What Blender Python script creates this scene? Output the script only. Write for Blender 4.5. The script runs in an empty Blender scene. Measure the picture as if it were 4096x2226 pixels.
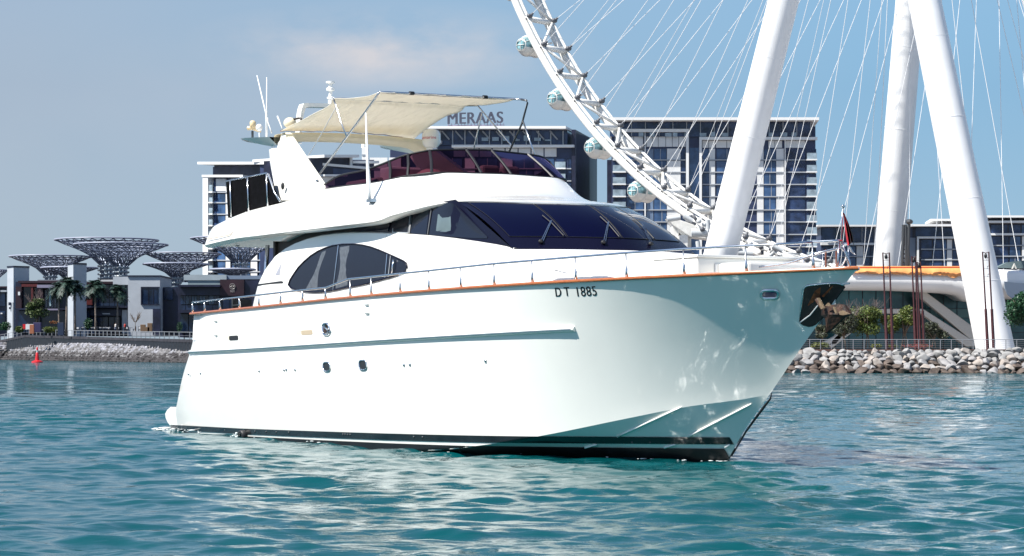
import bpy, bmesh, math, random
import numpy as np
from mathutils import Vector, Matrix
R = math.radians
sc = bpy.context.scene
C = sc.collection

# ---------------------------------------------------------------- camera
FPX, CAMH, HORY = 8600.0, 1.95, 1405.0      # focal length / horizon row in photograph pixels (4096 x 2226)
cam = bpy.data.objects.new('camera', bpy.data.cameras.new('camera'))
C.objects.link(cam)
cam.location = (0, 0, CAMH); cam.rotation_euler = (R(90), 0, 0)
cam.data.sensor_width = 36; cam.data.lens = 36*FPX/4096
cam.data.shift_y = (HORY-1113)/4096
cam.data.clip_start = 0.5; cam.data.clip_end = 20000
sc.camera = cam
sc.render.resolution_x = 1024; sc.render.resolution_y = 556

# ---------------------------------------------------------------- light
SUN_AZ = math.atan2(-0.895, -0.44)      # from +Y, clockwise
SUN_EL = R(52)
sund = Vector((math.sin(SUN_AZ)*math.cos(SUN_EL), math.cos(SUN_AZ)*math.cos(SUN_EL), math.sin(SUN_EL)))
sun = bpy.data.objects.new('sun', bpy.data.lights.new('sun', 'SUN'))
C.objects.link(sun); sun.data.energy = 5.0; sun.data.angle = R(0.5); sun.data.color = (1, .965, .9)
sun.rotation_euler = (-sund).to_track_quat('-Z', 'Y').to_euler()
w = bpy.data.worlds.new('World'); sc.world = w; w.use_nodes = True
nt = w.node_tree; nt.nodes.clear()
out = nt.nodes.new('ShaderNodeOutputWorld'); bg = nt.nodes.new('ShaderNodeBackground')
sky = nt.nodes.new('ShaderNodeTexSky'); sky.sky_type = 'NISHITA'; sky.sun_disc = False
sky.sun_elevation = SUN_EL; sky.sun_rotation = SUN_AZ % (2*math.pi)
sky.air_density = 1.0; sky.dust_density = 0.3; sky.ozone_density = 1.0
def wmath(op, a, b=None, clamp=False):
    n = nt.nodes.new('ShaderNodeMath'); n.operation = op; n.use_clamp = clamp
    for i, v in enumerate((a, b)):
        if v is None: continue
        if isinstance(v, (int, float)): n.inputs[i].default_value = v
        else: nt.links.new(v, n.inputs[i])
    return n.outputs[0]
tc = nt.nodes.new('ShaderNodeTexCoord')
def cloud(u, v, su, sv, scale, thr, strength, stretch=(1, 1, 2.6)):
    """soft cloud round one direction of the sky"""
    d = Vector(((u-2048)/FPX, 1, -(v-HORY)/FPX)).normalized()
    sub = nt.nodes.new('ShaderNodeVectorMath'); sub.operation = 'SUBTRACT'
    nt.links.new(tc.outputs['Generated'], sub.inputs[0]); sub.inputs[1].default_value = d
    mp = nt.nodes.new('ShaderNodeVectorMath'); mp.operation = 'MULTIPLY'
    nt.links.new(sub.outputs[0], mp.inputs[0]); mp.inputs[1].default_value = (FPX/su, 1.0, FPX/sv)
    ln = nt.nodes.new('ShaderNodeVectorMath'); ln.operation = 'LENGTH'; nt.links.new(mp.outputs[0], ln.inputs[0])
    mask = wmath('SUBTRACT', 1.0, ln.outputs['Value'], True)
    st = nt.nodes.new('ShaderNodeVectorMath'); st.operation = 'MULTIPLY'
    nt.links.new(tc.outputs['Generated'], st.inputs[0]); st.inputs[1].default_value = stretch
    no = nt.nodes.new('ShaderNodeTexNoise'); no.inputs['Scale'].default_value = scale
    no.inputs['Detail'].default_value = 7; no.inputs['Roughness'].default_value = .55
    nt.links.new(st.outputs[0], no.inputs['Vector'])
    a = wmath('MULTIPLY', wmath('SUBTRACT', no.outputs[0], thr, True), 3.0, True)
    return wmath('MULTIPLY', wmath('MULTIPLY', a, mask), strength, True)
c1 = cloud(1560, 190, 820, 190, 14, .37, 1.5, (1, 1, 2.0))
c2 = cloud(900, 520, 2600, 900, 3.0, .30, .25, (1, 1, 1.3))
c3 = cloud(1500, 420, 1300, 400, 5, .3, .3)
cs = wmath('ADD', wmath('ADD', c1, c2), c3, True)
mix = nt.nodes.new('ShaderNodeMix'); mix.data_type = 'RGBA'
nt.links.new(cs, mix.inputs[0])
mix.inputs[7].default_value = (4.5, 4.5, 4.8, 1)
# pale haze layer low in the sky, greyer towards the left, clearer blue towards the right
sep = nt.nodes.new('ShaderNodeSeparateXYZ'); nt.links.new(tc.outputs['Generated'], sep.inputs[0])
hz = nt.nodes.new('ShaderNodeMapRange'); hz.inputs[1].default_value = .12; hz.inputs[2].default_value = .32; hz.inputs[3].default_value = .88; hz.inputs[4].default_value = 0; nt.links.new(sep.outputs[2], hz.inputs[0])
hx = nt.nodes.new('ShaderNodeMapRange'); hx.inputs[1].default_value = -.22; hx.inputs[2].default_value = .16; nt.links.new(sep.outputs[0], hx.inputs[0])
hc = nt.nodes.new('ShaderNodeMix'); hc.data_type = 'RGBA'; nt.links.new(hx.outputs[0], hc.inputs[0]); hc.inputs[6].default_value = (2.2, 2.9, 3.85, 1); hc.inputs[7].default_value = (1.5, 3.1, 4.75, 1)
hv = nt.nodes.new('ShaderNodeMapRange'); hv.inputs[1].default_value = .0; hv.inputs[2].default_value = .15; hv.inputs[3].default_value = .55; hv.inputs[4].default_value = 0; nt.links.new(sep.outputs[2], hv.inputs[0])
hc2 = nt.nodes.new('ShaderNodeMix'); hc2.data_type = 'RGBA'; nt.links.new(hv.outputs[0], hc2.inputs[0]); nt.links.new(hc.outputs[2], hc2.inputs[6]); hc2.inputs[7].default_value = (2.35, 3.2, 4.05, 1)
hm_ = nt.nodes.new('ShaderNodeMix'); hm_.data_type = 'RGBA'; nt.links.new(hz.outputs[0], hm_.inputs[0]); nt.links.new(sky.outputs[0], hm_.inputs[6]); nt.links.new(hc2.outputs[2], hm_.inputs[7])
nt.links.new(hm_.outputs[2], mix.inputs[6])
nt.links.new(mix.outputs[2], bg.inputs[0]); bg.inputs[1].default_value = 0.085
nt.links.new(bg.outputs[0], out.inputs[0])
sc.view_settings.view_transform = 'Standard'; sc.view_settings.look = 'None'
sc.view_settings.exposure = .78; sc.view_settings.gamma = 1
sc.render.engine = 'CYCLES'; sc.cycles.caustics_reflective = False

# ---------------------------------------------------------------- materials
MATS = {}
def mat(name, col, rough=.5, metal=0, spec=.5, var=0.0, scale=4, bump=0.0, bscale=20, coat=0, alpha=None, ior=None, col2=None, stretch=None, trans=0, world=False):
    if name in MATS: return MATS[name]
    m = bpy.data.materials.new(name); m.use_nodes = True
    n = m.node_tree; p = n.nodes['Principled BSDF']
    p.inputs['Base Color'].default_value = (*col, 1); p.inputs['Roughness'].default_value = rough
    p.inputs['Metallic'].default_value = metal; p.inputs['Specular IOR Level'].default_value = spec
    if coat: p.inputs['Coat Weight'].default_value = coat; p.inputs['Coat Roughness'].default_value = .04
    if ior: p.inputs['IOR'].default_value = ior
    if trans: p.inputs['Transmission Weight'].default_value = trans
    tcn = n.nodes.new('ShaderNodeTexCoord')
    src = tcn.outputs['Object']
    if world:
        gm = n.nodes.new('ShaderNodeNewGeometry'); src = gm.outputs['Position']
    if stretch:
        vm = n.nodes.new('ShaderNodeVectorMath'); vm.operation = 'MULTIPLY'; vm.inputs[1].default_value = stretch
        n.links.new(src, vm.inputs[0]); src = vm.outputs[0]
    if var or col2:
        no = n.nodes.new('ShaderNodeTexNoise'); no.inputs['Scale'].default_value = scale; no.inputs['Detail'].default_value = 6
        n.links.new(src, no.inputs['Vector'])
        mx = n.nodes.new('ShaderNodeMix'); mx.data_type = 'RGBA'
        cr = n.nodes.new('ShaderNodeMapRange'); cr.inputs[1].default_value = .35; cr.inputs[2].default_value = .65
        n.links.new(no.outputs[0], cr.inputs[0]); n.links.new(cr.outputs[0], mx.inputs[0])
        if col2: mx.inputs[6].default_value = (*col, 1); mx.inputs[7].default_value = (*col2, 1)
        else:
            mx.inputs[6].default_value = (*[c*(1-var) for c in col], 1); mx.inputs[7].default_value = (*[min(1, c*(1+var)) for c in col], 1)
        n.links.new(mx.outputs[2], p.inputs['Base Color'])
    if bump:
        nb = n.nodes.new('ShaderNodeTexNoise'); nb.inputs['Scale'].default_value = bscale; nb.inputs['Detail'].default_value = 5
        n.links.new(src, nb.inputs['Vector'])
        bn = n.nodes.new('ShaderNodeBump'); bn.inputs['Strength'].default_value = bump; bn.inputs['Distance'].default_value = .05
        n.links.new(nb.outputs[0], bn.inputs['Height']); n.links.new(bn.outputs[0], p.inputs['Normal'])
    MATS[name] = m
    return m
gel = mat('white_gelcoat', (.84, .825, .775), .2, coat=.9, var=.015, scale=1.2, bump=.05, bscale=.9)
gelm = mat('white_deck_gelcoat', (.80, .80, .79), .38, var=.02, scale=3)
creamp = mat('cream_gelcoat', (.74, .66, .48), .5, var=.03)
blackp = mat('black_boot_paint', (.008, .010, .012), .2, coat=.3, var=.3, scale=3)
foul = mat('black_antifouling', (.006, .006, .008), .5, var=.4, scale=5)
teak = mat('varnished_teak', (.30, .075, .02), .25, coat=.7, col2=(.42, .13, .035), scale=7, stretch=(1, 9, 9))
chrome = mat('polished_steel', (.72, .74, .77), .12, 1.0)
steel = mat('steel_tube', (.62, .64, .67), .22, 1.0)
dglass = mat('dark_tinted_glass', (.008, .010, .020), .05, spec=.35)
nglass = mat('navy_windscreen_glass', (.001, .001, .014), .03, spec=.2)
nframe = mat('navy_window_frame', (.004, .004, .015), .25, spec=.18)
blackm = mat('black_mesh_cloth', (.002, .002, .003), .9, spec=.08, var=.5, scale=9)
canvas = mat('cream_canvas', (.76, .70, .55), .85, var=.05, scale=3, bump=.25, bscale=3)
rubber = mat('black_rubber', (.01, .01, .012), .5)
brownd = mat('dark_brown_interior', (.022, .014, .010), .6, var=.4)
darkgrey = mat('dark_grey_metal', (.07, .075, .08), .4, .5)
paleg = mat('pale_grey_paint', (.52, .54, .55), .5)
rust = mat('rusty_galvanised_anchor', (.008, .005, .004), .6, .2, col2=(.05, .018, .008), scale=9, bump=.4)
letter = mat('black_lettering', (.006, .006, .008), .35)
hgrey = mat('seam_grey', (.42, .43, .42), .6)
creamplastic = mat('cream_plastic', (.72, .56, .34), .4)
redp = mat('red_paint', (.55, .015, .02), .4, var=.1)

# tinted see-through acrylic
def tint(name, col, f=.07):
    m = bpy.data.materials.new(name); m.use_nodes = True; n = m.node_tree; n.nodes.clear()
    o = n.nodes.new('ShaderNodeOutputMaterial'); t = n.nodes.new('ShaderNodeBsdfTransparent'); t.inputs[0].default_value = (*col, 1)
    g = n.nodes.new('ShaderNodeBsdfGlossy'); g.inputs['Roughness'].default_value = .04; g.inputs[0].default_value = (.26, .2, .34, 1)
    l = n.nodes.new('ShaderNodeLayerWeight'); l.inputs[0].default_value = f
    x = n.nodes.new('ShaderNodeMixShader'); n.links.new(l.outputs['Fresnel'], x.inputs[0]); n.links.new(t.outputs[0], x.inputs[1]); n.links.new(g.outputs[0], x.inputs[2])
    n.links.new(x.outputs[0], o.inputs[0]); return m
def cloth(name, col, tr):
    m = bpy.data.materials.new(name); m.use_nodes = True; n = m.node_tree; p = n.nodes['Principled BSDF']; p.inputs['Base Color'].default_value = (*col, 1); p.inputs['Roughness'].default_value = .9
    t = n.nodes.new('ShaderNodeBsdfTranslucent'); t.inputs[0].default_value = (*col, 1); x = n.nodes.new('ShaderNodeMixShader'); x.inputs[0].default_value = tr
    no = n.nodes.new('ShaderNodeTexNoise'); no.inputs['Scale'].default_value = 1.6; no.inputs['Detail'].default_value = 4; tcn = n.nodes.new('ShaderNodeTexCoord'); vm = n.nodes.new('ShaderNodeVectorMath'); vm.operation = 'MULTIPLY'; vm.inputs[1].default_value = (.7, 2.2, 1)
    n.links.new(tcn.outputs['Object'], vm.inputs[0]); n.links.new(vm.outputs[0], no.inputs['Vector']); b = n.nodes.new('ShaderNodeBump'); b.inputs['Strength'].default_value = .7; b.inputs['Distance'].default_value = .12
    n.links.new(no.outputs[0], b.inputs['Height']); n.links.new(b.outputs[0], p.inputs['Normal']); n.links.new(b.outputs[0], t.inputs['Normal'])
    n.links.new(p.outputs[0], x.inputs[1]); n.links.new(t.outputs[0], x.inputs[2]); n.links.new(x.outputs[0], n.nodes['Material Output'].inputs[0]); return m
canvas = cloth('cream_awning_canvas', (.85, .81, .72), .42)
purple = tint('purple_tinted_acrylic', (.12, .05, .085))

# ---------------------------------------------------------------- mesh helpers
def tag(o, label=None, cat=None, group=None, kind=None):
    if label: o['label'] = label
    if cat: o['category'] = cat
    if group: o['group'] = group
    if kind: o['kind'] = kind
    return o
def empty(name, loc=(0, 0, 0), rz=0):
    o = bpy.data.objects.new(name, None); C.objects.link(o); o.location = loc; o.rotation_euler = (0, 0, rz); o.empty_display_size = .3
    return o
def frame_for(d):
    d = Vector(d).normalized()
    up = Vector((0, 0, 1)) if abs(d.z) < .95 else Vector((1, 0, 0))
    a = d.cross(up).normalized(); b = a.cross(d).normalized()
    return a, b
class MB:
    def __init__(s): s.v = []; s.f = []; s.m = []
    def add(s, vs, fs, mi=0):
        k = len(s.v); s.v += [tuple(v) for v in vs]; s.f += [tuple(i+k for i in f) for f in fs]; s.m += [mi]*len(fs); return s
    def box(s, x0, x1, y0, y1, z0, z1, mi=0):
        vs = [(x, y, z) for z in (z0, z1) for y in (y0, y1) for x in (x0, x1)]
        return s.add(vs, [(0, 2, 3, 1), (4, 5, 7, 6), (0, 1, 5, 4), (2, 6, 7, 3), (0, 4, 6, 2), (1, 3, 7, 5)], mi)
    def obox(s, c, ax, ay, az, mi=0):     # oriented box: centre and three half-axis vectors
        c, ax, ay, az = map(Vector, (c, ax, ay, az)); vs = []
        for k in (-1, 1):
            for j in (-1, 1):
                for i in (-1, 1): vs.append(c+ax*i+ay*j+az*k)
        return s.add(vs, [(0, 2, 3, 1), (4, 5, 7, 6), (0, 1, 5, 4), (2, 6, 7, 3), (0, 4, 6, 2), (1, 3, 7, 5)], mi)
    def tube(s, pts, r, n=8, mi=0, cap=True):
        pts = [Vector(p) for p in pts]; rs = r if isinstance(r, (list, tuple)) else [r]*len(pts)
        vs = []; fs = []; L = len(pts)
        for i, p in enumerate(pts):
            d = (pts[min(i+1, L-1)]-pts[max(i-1, 0)])
            a, b = frame_for(d)
            for k in range(n):
                t = 2*math.pi*k/n; vs.append(p+(a*math.cos(t)+b*math.sin(t))*rs[i])
        for i in range(L-1):
            for k in range(n):
                k2 = (k+1) % n; fs.append((i*n+k, i*n+k2, (i+1)*n+k2, (i+1)*n+k))
        if cap: fs.append(tuple(range(n))[::-1]); fs.append(tuple((L-1)*n+k for k in range(n)))
        return s.add(vs, fs, mi)
    def grid(s, rows, mi=0, closed=False, flip=False):
        n = len(rows[0]); vs = [p for r in rows for p in r]; fs = []
        for i in range(len(rows)-1):
            for j in range(n if closed else n-1):
                j2 = (j+1) % n; f = (i*n+j, i*n+j2, (i+1)*n+j2, (i+1)*n+j)
                fs.append(f[::-1] if flip else f)
        return s.add(vs, fs, mi)
    def lathe(s, prof, c=(0, 0, 0), axis=(0, 0, 1), n=20, mi=0):
        ax = Vector(axis).normalized(); a, b = frame_for(ax); c = Vector(c)
        rows = [[c+ax*h+(a*math.cos(2*math.pi*k/n)+b*math.sin(2*math.pi*k/n))*r for k in range(n)] for r, h in prof]
        return s.grid(rows, mi, True)
    def ball(s, c, rx, ry, rz, n=14, m=8, mi=0, jit=0, rnd=None):
        rows = []
        for i in range(m+1):
            t = math.pi*i/m; row = []
            for k in range(n):
                p = 2*math.pi*k/n; j = 1+(rnd.uniform(-jit, jit) if rnd else 0)
                row.append((c[0]+rx*math.sin(t)*math.cos(p)*j, c[1]+ry*math.sin(t)*math.sin(p)*j, c[2]+rz*math.cos(t)*j))
            rows.append(row)
        return s.grid(rows, mi, True)
    def prism(s, poly, ext, mi=0):       # poly: 3D points, ext: vector
        n = len(poly); e = Vector(ext); vs = [Vector(p) for p in poly]+[Vector(p)+e for p in poly]
        fs = [tuple(range(n))[::-1], tuple(range(n, 2*n))]+[(i, (i+1) % n, (i+1) % n+n, i+n) for i in range(n)]
        return s.add(vs, fs, mi)
    def build(s, name, m, parent=None, smooth=False, sharp=None, bevel=0, merge=False):
        me = bpy.data.meshes.new(name); me.from_pydata(s.v, [], s.f)
        for mm in (m if isinstance(m, (list, tuple)) else [m]): me.materials.append(mm)
        me.polygons.foreach_set('material_index', s.m)
        me.update()
        if merge or smooth or bevel:
            b = bmesh.new(); b.from_mesh(me)
            if merge: bmesh.ops.remove_doubles(b, verts=b.verts, dist=1e-4)
            bmesh.ops.recalc_face_normals(b, faces=b.faces) if merge else None
            b.to_mesh(me); b.free()
        if smooth:
            me.polygons.foreach_set('use_smooth', [True]*len(me.polygons))
            if sharp is not None: me.set_sharp_from_angle(angle=R(sharp))
        o = bpy.data.objects.new(name, me); C.objects.link(o)
        if parent: o.parent = parent
        if bevel:
            bv = o.modifiers.new('bevel', 'BEVEL'); bv.width = bevel; bv.segments = 2; bv.limit_method = 'ANGLE'
        return o
def cub(pts):
    xs = np.array([p[0] for p in pts], float); ys = np.array([p[1] for p in pts], float)
    o = np.argsort(xs); xs = xs[o]; ys = ys[o]
    d = np.diff(ys)/np.diff(xs); m = np.zeros(len(xs)); m[0] = d[0]; m[-1] = d[-1]
    for i in range(1, len(xs)-1):
        if d[i-1]*d[i] <= 0: m[i] = 0
        else:
            h0 = xs[i]-xs[i-1]; h1 = xs[i+1]-xs[i]; w1 = 2*h1+h0; w2 = h1+2*h0
            m[i] = (w1+w2)/(w1/d[i-1]+w2/d[i])
    def f(x):
        if x <= xs[0]: return float(ys[0])
        if x >= xs[-1]: return float(ys[-1])
        i = int(np.searchsorted(xs, x)-1); h = xs[i+1]-xs[i]; t = (x-xs[i])/h
        return float((2*t**3-3*t*t+1)*ys[i]+(t**3-2*t*t+t)*h*m[i]+(-2*t**3+3*t*t)*ys[i+1]+(t**3-t*t)*h*m[i+1])
    return f
def crom(pts, n):
    """Catmull-Rom resample of 3D points, n steps per span"""
    P = [Vector(p) for p in pts]; P = [P[0]*2-P[1]]+P+[P[-1]*2-P[-2]]; o = []
    for i in range(1, len(P)-2):
        for k in range(n):
            t = k/n; a, b, c, d = P[i-1:i+3]
            o.append(.5*((2*b)+(c-a)*t+(2*a-5*b+4*c-d)*t*t+(3*b-a-3*c+d)*t**3))
    o.append(P[-2]); return o
def textmesh(s, size, offset=0.0, spacing=1.0, ext=0.0):
    cu = bpy.data.curves.new('lettering', 'FONT'); cu.body = s; cu.size = size; cu.offset = offset; cu.space_character = spacing; cu.align_x = 'CENTER'; cu.extrude = ext
    o = bpy.data.objects.new('tmp', cu); C.objects.link(o)
    dg = bpy.context.evaluated_depsgraph_get(); me = bpy.data.meshes.new_from_object(o.evaluated_get(dg))
    vs = [tuple(v.co) for v in me.vertices]; fs = [tuple(p.vertices) for p in me.polygons]
    bpy.data.objects.remove(o); bpy.data.curves.remove(cu); bpy.data.meshes.remove(me)
    return vs, fs
def W(u, v, D):                       # photograph pixel at distance D -> world point
    return Vector(((u-2048)/FPX*D, D, CAMH-(v-HORY)/FPX*D))

# ================================================================ WATER
def wavefield():
    rnd = random.Random(5); ws = []
    for lam, amp, n in ((7.5, .010, 5), (4.2, .013, 6), (2.4, .024, 9), (1.35, .0185, 12), (.75, .0110, 14), (.42, .0048, 15), (.26, .0020, 15)):
        for i in range(n):
            l = lam*rnd.uniform(.75, 1.3); th = R(95)+rnd.gauss(0, .62)      # mostly running across the view depth
            ws.append((l, amp*rnd.uniform(.6, 1.3)/math.sqrt(n)*1.6, math.cos(th), math.sin(th), rnd.uniform(0, 6.28)))
    return ws
def make_water():
    nr, ncn = 1560, 720
    D = np.concatenate([np.geomspace(12, 90, 1260), np.geomspace(90.4, 520, 294), [700, 1000, 1800, 3500, 7000, 15000]])
    t = np.linspace(-1, 1, ncn)
    X = np.outer(D*.34+6, t); Yy = np.repeat(D[:, None], ncn, 1)
    dY = np.gradient(D)[:, None]
    Z = np.zeros_like(X); dx = np.zeros_like(X); dy = np.zeros_like(X)
    for l, a, cx, cy, ph in wavefield():
        k = 2*math.pi/l; fade = np.clip((l*abs(cy)+.12*l-2.0*dY)/(2.0*dY+1e-6), 0, 1)
        arg = k*(X*cx+Yy*cy)+ph+.9*np.sin(X*.21*cx+Yy*.13+ph)
        Z += a*fade*np.sin(arg); dx -= a*.75*cx*fade*np.cos(arg)*-1; dy -= a*.75*cy*fade*np.cos(arg)*-1
    # patchiness (gusts)
    g = .78+.3*np.sin(X*.09+1.3*np.sin(Yy*.05))*np.sin(Yy*.07+.8)+.12*np.sin(X*.31+Yy*.23)
    # calmer lee just in front of the hull
    Z *= g; X = X+dx*g; Yy = Yy+dy*g
    me = bpy.data.meshes.new('sea_water'); n = nr*ncn
    co = np.stack([X, Yy, Z], -1).reshape(-1, 3).astype(np.float32)
    me.vertices.add(n); me.vertices.foreach_set('co', co.ravel())
    i = np.arange(nr-1)[:, None]*ncn+np.arange(ncn-1)[None]; q = np.stack([i, i+1, i+ncn+1, i+ncn], -1).reshape(-1)
    nf = (nr-1)*(ncn-1); me.loops.add(nf*4); me.loops.foreach_set('vertex_index', q.astype(np.int32))
    me.polygons.add(nf); me.polygons.foreach_set('loop_start', np.arange(nf, dtype=np.int32)*4); me.polygons.foreach_set('loop_total', np.full(nf, 4, np.int32))
    me.polygons.foreach_set('use_smooth', np.ones(nf, bool)); me.update(); me.validate()
    o = bpy.data.objects.new('sea_water', me); C.objects.link(o); o['kind'] = 'structure'
    m = bpy.data.materials.new('sea_water'); m.use_nodes = True; t_ = m.node_tree; p = t_.nodes['Principled BSDF']
    p.inputs['Roughness'].default_value = .045; p.inputs['IOR'].default_value = 1.47
    g_ = t_.nodes.new('ShaderNodeNewGeometry')
    def noise(sc_, st, det=4):
        v = t_.nodes.new('ShaderNodeVectorMath'); v.operation = 'MULTIPLY'; v.inputs[1].default_value = st; t_.links.new(g_.outputs['Position'], v.inputs[0])
        x = t_.nodes.new('ShaderNodeTexNoise'); x.inputs['Scale'].default_value = sc_; x.inputs['Detail'].default_value = det; t_.links.new(v.outputs[0], x.inputs['Vector']); return x.outputs[0]
    a = noise(2.6, (.8, 1.9, 1), 4); b = noise(.55, (.55, 1.7, 1), 6); c = noise(.045, (1, 1, 1), 3)
    mx = t_.nodes.new('ShaderNodeMix'); mx.data_type = 'RGBA'; t_.links.new(c, mx.inputs[0])
    mx.inputs[6].default_value = (.0008, .044, .056, 1); mx.inputs[7].default_value = (.001, .070, .074, 1)
    t_.links.new(mx.outputs[2], p.inputs['Base Color'])
    b1 = t_.nodes.new('ShaderNodeBump'); b1.inputs['Strength'].default_value = 1; b1.inputs['Distance'].default_value = .014; t_.links.new(a, b1.inputs['Height'])
    b2 = t_.nodes.new('ShaderNodeBump'); b2.inputs['Strength'].default_value = 1; b2.inputs['Distance'].default_value = .24; dl = t_.nodes.new('ShaderNodeVectorMath'); dl.operation = 'DISTANCE'; dl.inputs[1].default_value = (-2, 36, 0); t_.links.new(g_.outputs['Position'], dl.inputs[0]); mr = t_.nodes.new('ShaderNodeMapRange'); mr.inputs[1].default_value = 12; mr.inputs[2].default_value = 70; mr.inputs[3].default_value = .08; mr.inputs[4].default_value = .75; t_.links.new(dl.outputs['Value'], mr.inputs[0]); t_.links.new(mr.outputs[0], b2.inputs['Distance']); t_.links.new(b, b2.inputs['Height']); t_.links.new(b1.outputs[0], b2.inputs['Normal'])
    t_.links.new(b2.outputs[0], p.inputs['Normal'])
    me.materials.append(m)
make_water()

# ================================================================ MOTOR YACHT
YA = R(60); FW = Vector((math.cos(YA), -math.sin(YA), 0)); PT = Vector((math.sin(YA), math.cos(YA), 0))
YO = Vector((3.7604, 37.5168, 0))
yacht = empty('motor_yacht', YO, -YA)
tag(yacht, 'large white flybridge motor yacht with cream awning, nearest boat on the water', 'yacht')
def ray(u, v): return Vector(((u-2048)/FPX, 1, -(v-HORY)/FPX))
def loc(p): q = p-YO; return Vector((q.dot(FW), q.dot(PT), p.z))
def Q(u, v, y):                        # photograph pixel on the yacht's plane y=const (port +)
    d = ray(u, v); t = (y+YO.dot(PT))/(d.x*PT.x+d.y*PT.y)
    p = d*t; p.z += CAMH; return loc(p)
def HIT(u, v, fn, off=0.0):            # photograph pixel on the starboard surface y = -fn(x,z)
    d = ray(u, v); lo, hi = 25.0, 60.0
    def g(t):
        p = d*t; p.z += CAMH; q = loc(p); return q.y+fn(q.x, q.z)+off
    a = lo
    while a < hi and g(a) < 0: a += .05
    lo = a-.05; hi = a
    for _ in range(30):
        m = (lo+hi)/2
        if g(m) < 0: lo = m
        else: hi = m
    p = d*hi; p.z += CAMH; return loc(p)
ZD = cub([(-18.2, 2.81), (-14, 2.89), (-10.2, 2.98), (-5.7, 3.07), (-3, 3.115), (0, 3.165), (2, 3.21), (3.5, 3.25)])
BD = cub([(-18.2, 2.86), (-14, 2.96), (-10, 3.0), (-7, 2.95), (-5, 2.82), (-3.5, 2.66), (-2, 2.42), (-1, 2.16), (0, 1.84), (1, 1.42), (1.6, 1.13), (2.2, .80), (2.8, .45), (3.2, .22), (3.42, .09), (3.5, 0)])
ZK = cub([(-20, -.55), (-6, -.8), (-2.5, -.75), (-1, -.5), (-.5, -.3), (-.03, 0), (.37, .46), (1.19, 1.19), (2.05, 1.97), (2.72, 2.56), (3.3, 3.08), (3.5, 3.25)])
BC = cub([(-20, 2.72), (-12, 2.84), (-8, 2.76), (-5, 2.48), (-2.9, 1.98), (-1.3, 1.36), (-.3, .86), (.5, .40), (1.0, .10), (1.25, 0), (4, 0)])
ZC0 = cub([(-20, -.12), (-9, -.08), (-6, .04), (-4.4, .2), (-2.8, .44), (-1.2, .76), (-.15, .98), (1.0, 1.17), (1.25, 1.24), (4, 3.6)])
def ZC(x): return max(ZC0(x) if x < 1.25 else 0, ZK(x)+.002)
FP = cub([(-20, 1.0), (-9, 1.0), (-5, 1.05), (-2, 1.08), (0, 1.12), (2, 1.1), (3.5, 1.05)])
def HB(x, z):                          # hull half-breadth
    zk, zc, zd = ZK(x), ZC(x), ZD(x); bc, bd = BC(x), BD(x)
    if z >= zc:
        t = min(1.03, max(0, (z-zc)/max(1e-3, zd-zc))); bulge = .10*math.sin(math.pi*min(1, t))*min(1, max(0, (-x-4)/4))
        return bc+(bd-bc)*t**FP(x)+bulge
    return bc*max(0, (z-zk))/max(1e-3, zc-zk)
XE = cub([(-1, -19.3), (0, -19.55), (.44, -19.55), (.63, -19.4), (1.36, -18.85), (2.04, -18.3), (2.85, -17.95)])
def sx(x, z): return -15+(x+15)*((XE(z)+15)/-3) if x < -15 else x      # sloping transom
def hullpt(x, z, s, off=0):
    b = HB(x, z)+off
    if x < -15 and off == 0: b -= .18*((x+15)/-3)**6
    return (sx(x, z), s*b, z)
xs = list(np.linspace(-18, -6, 26))+list(np.linspace(-5.6, 1.0, 26))+list(np.linspace(1.2, 3.3, 18))+[3.38, 3.44, 3.48, 3.5]
hm = MB()
for s in (-1, 1):
    top = []; bot = []
    for x in xs:
        zc, zd, zk = ZC(x), ZD(x), ZK(x)
        top.append([hullpt(x, zc+(zd-zc)*j/18, s) for j in range(19)])
        bot.append([hullpt(x, zk+(zc-zk)*j/5, s) for j in range(6)])
    hm.grid(top, 0, flip=s > 0); hm.grid(bot, 0, flip=s > 0)
tr = []
for j in range(20):                    # transom, slightly bowed aft
    z = -.5+(ZD(-18)+.5)*j/19; b = HB(-18, max(z, ZC(-18)))-.18
    tr.append([(XE(z)-.22*(1-(k/10)**2)+(.0), b*k/10, z) for k in range(-10, 11)])
hm.grid(tr)
hull = hm.build('hull', gel, yacht, smooth=True, sharp=38)
# swim platform
sp = MB(); prof = []
for px in ((676, 1628), (662, 1640), (654, 1655), (656, 1672), (664, 1690), (676, 1706), (690, 1718)):
    prof.append(Q(px[0], px[1], -2.42))
rows = []
for k in range(-12, 13):
    y = 2.42*k/12; bow = .35*(1-(abs(k)/12)**4)
    e = .12 if abs(k) == 12 else 0
    rows.append([(-18.7, y, prof[0].z)]+[(p.x-bow+e, y, p.z) for p in prof]+[(-18.7, y, -.15)])
sp.grid(rows); sp.add(rows[0], [tuple(range(len(rows[0])))]); sp.add(rows[-1], [tuple(range(len(rows[0])))[::-1]])
sp.build('swim_platform', gel, yacht, smooth=True, sharp=50)

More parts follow.
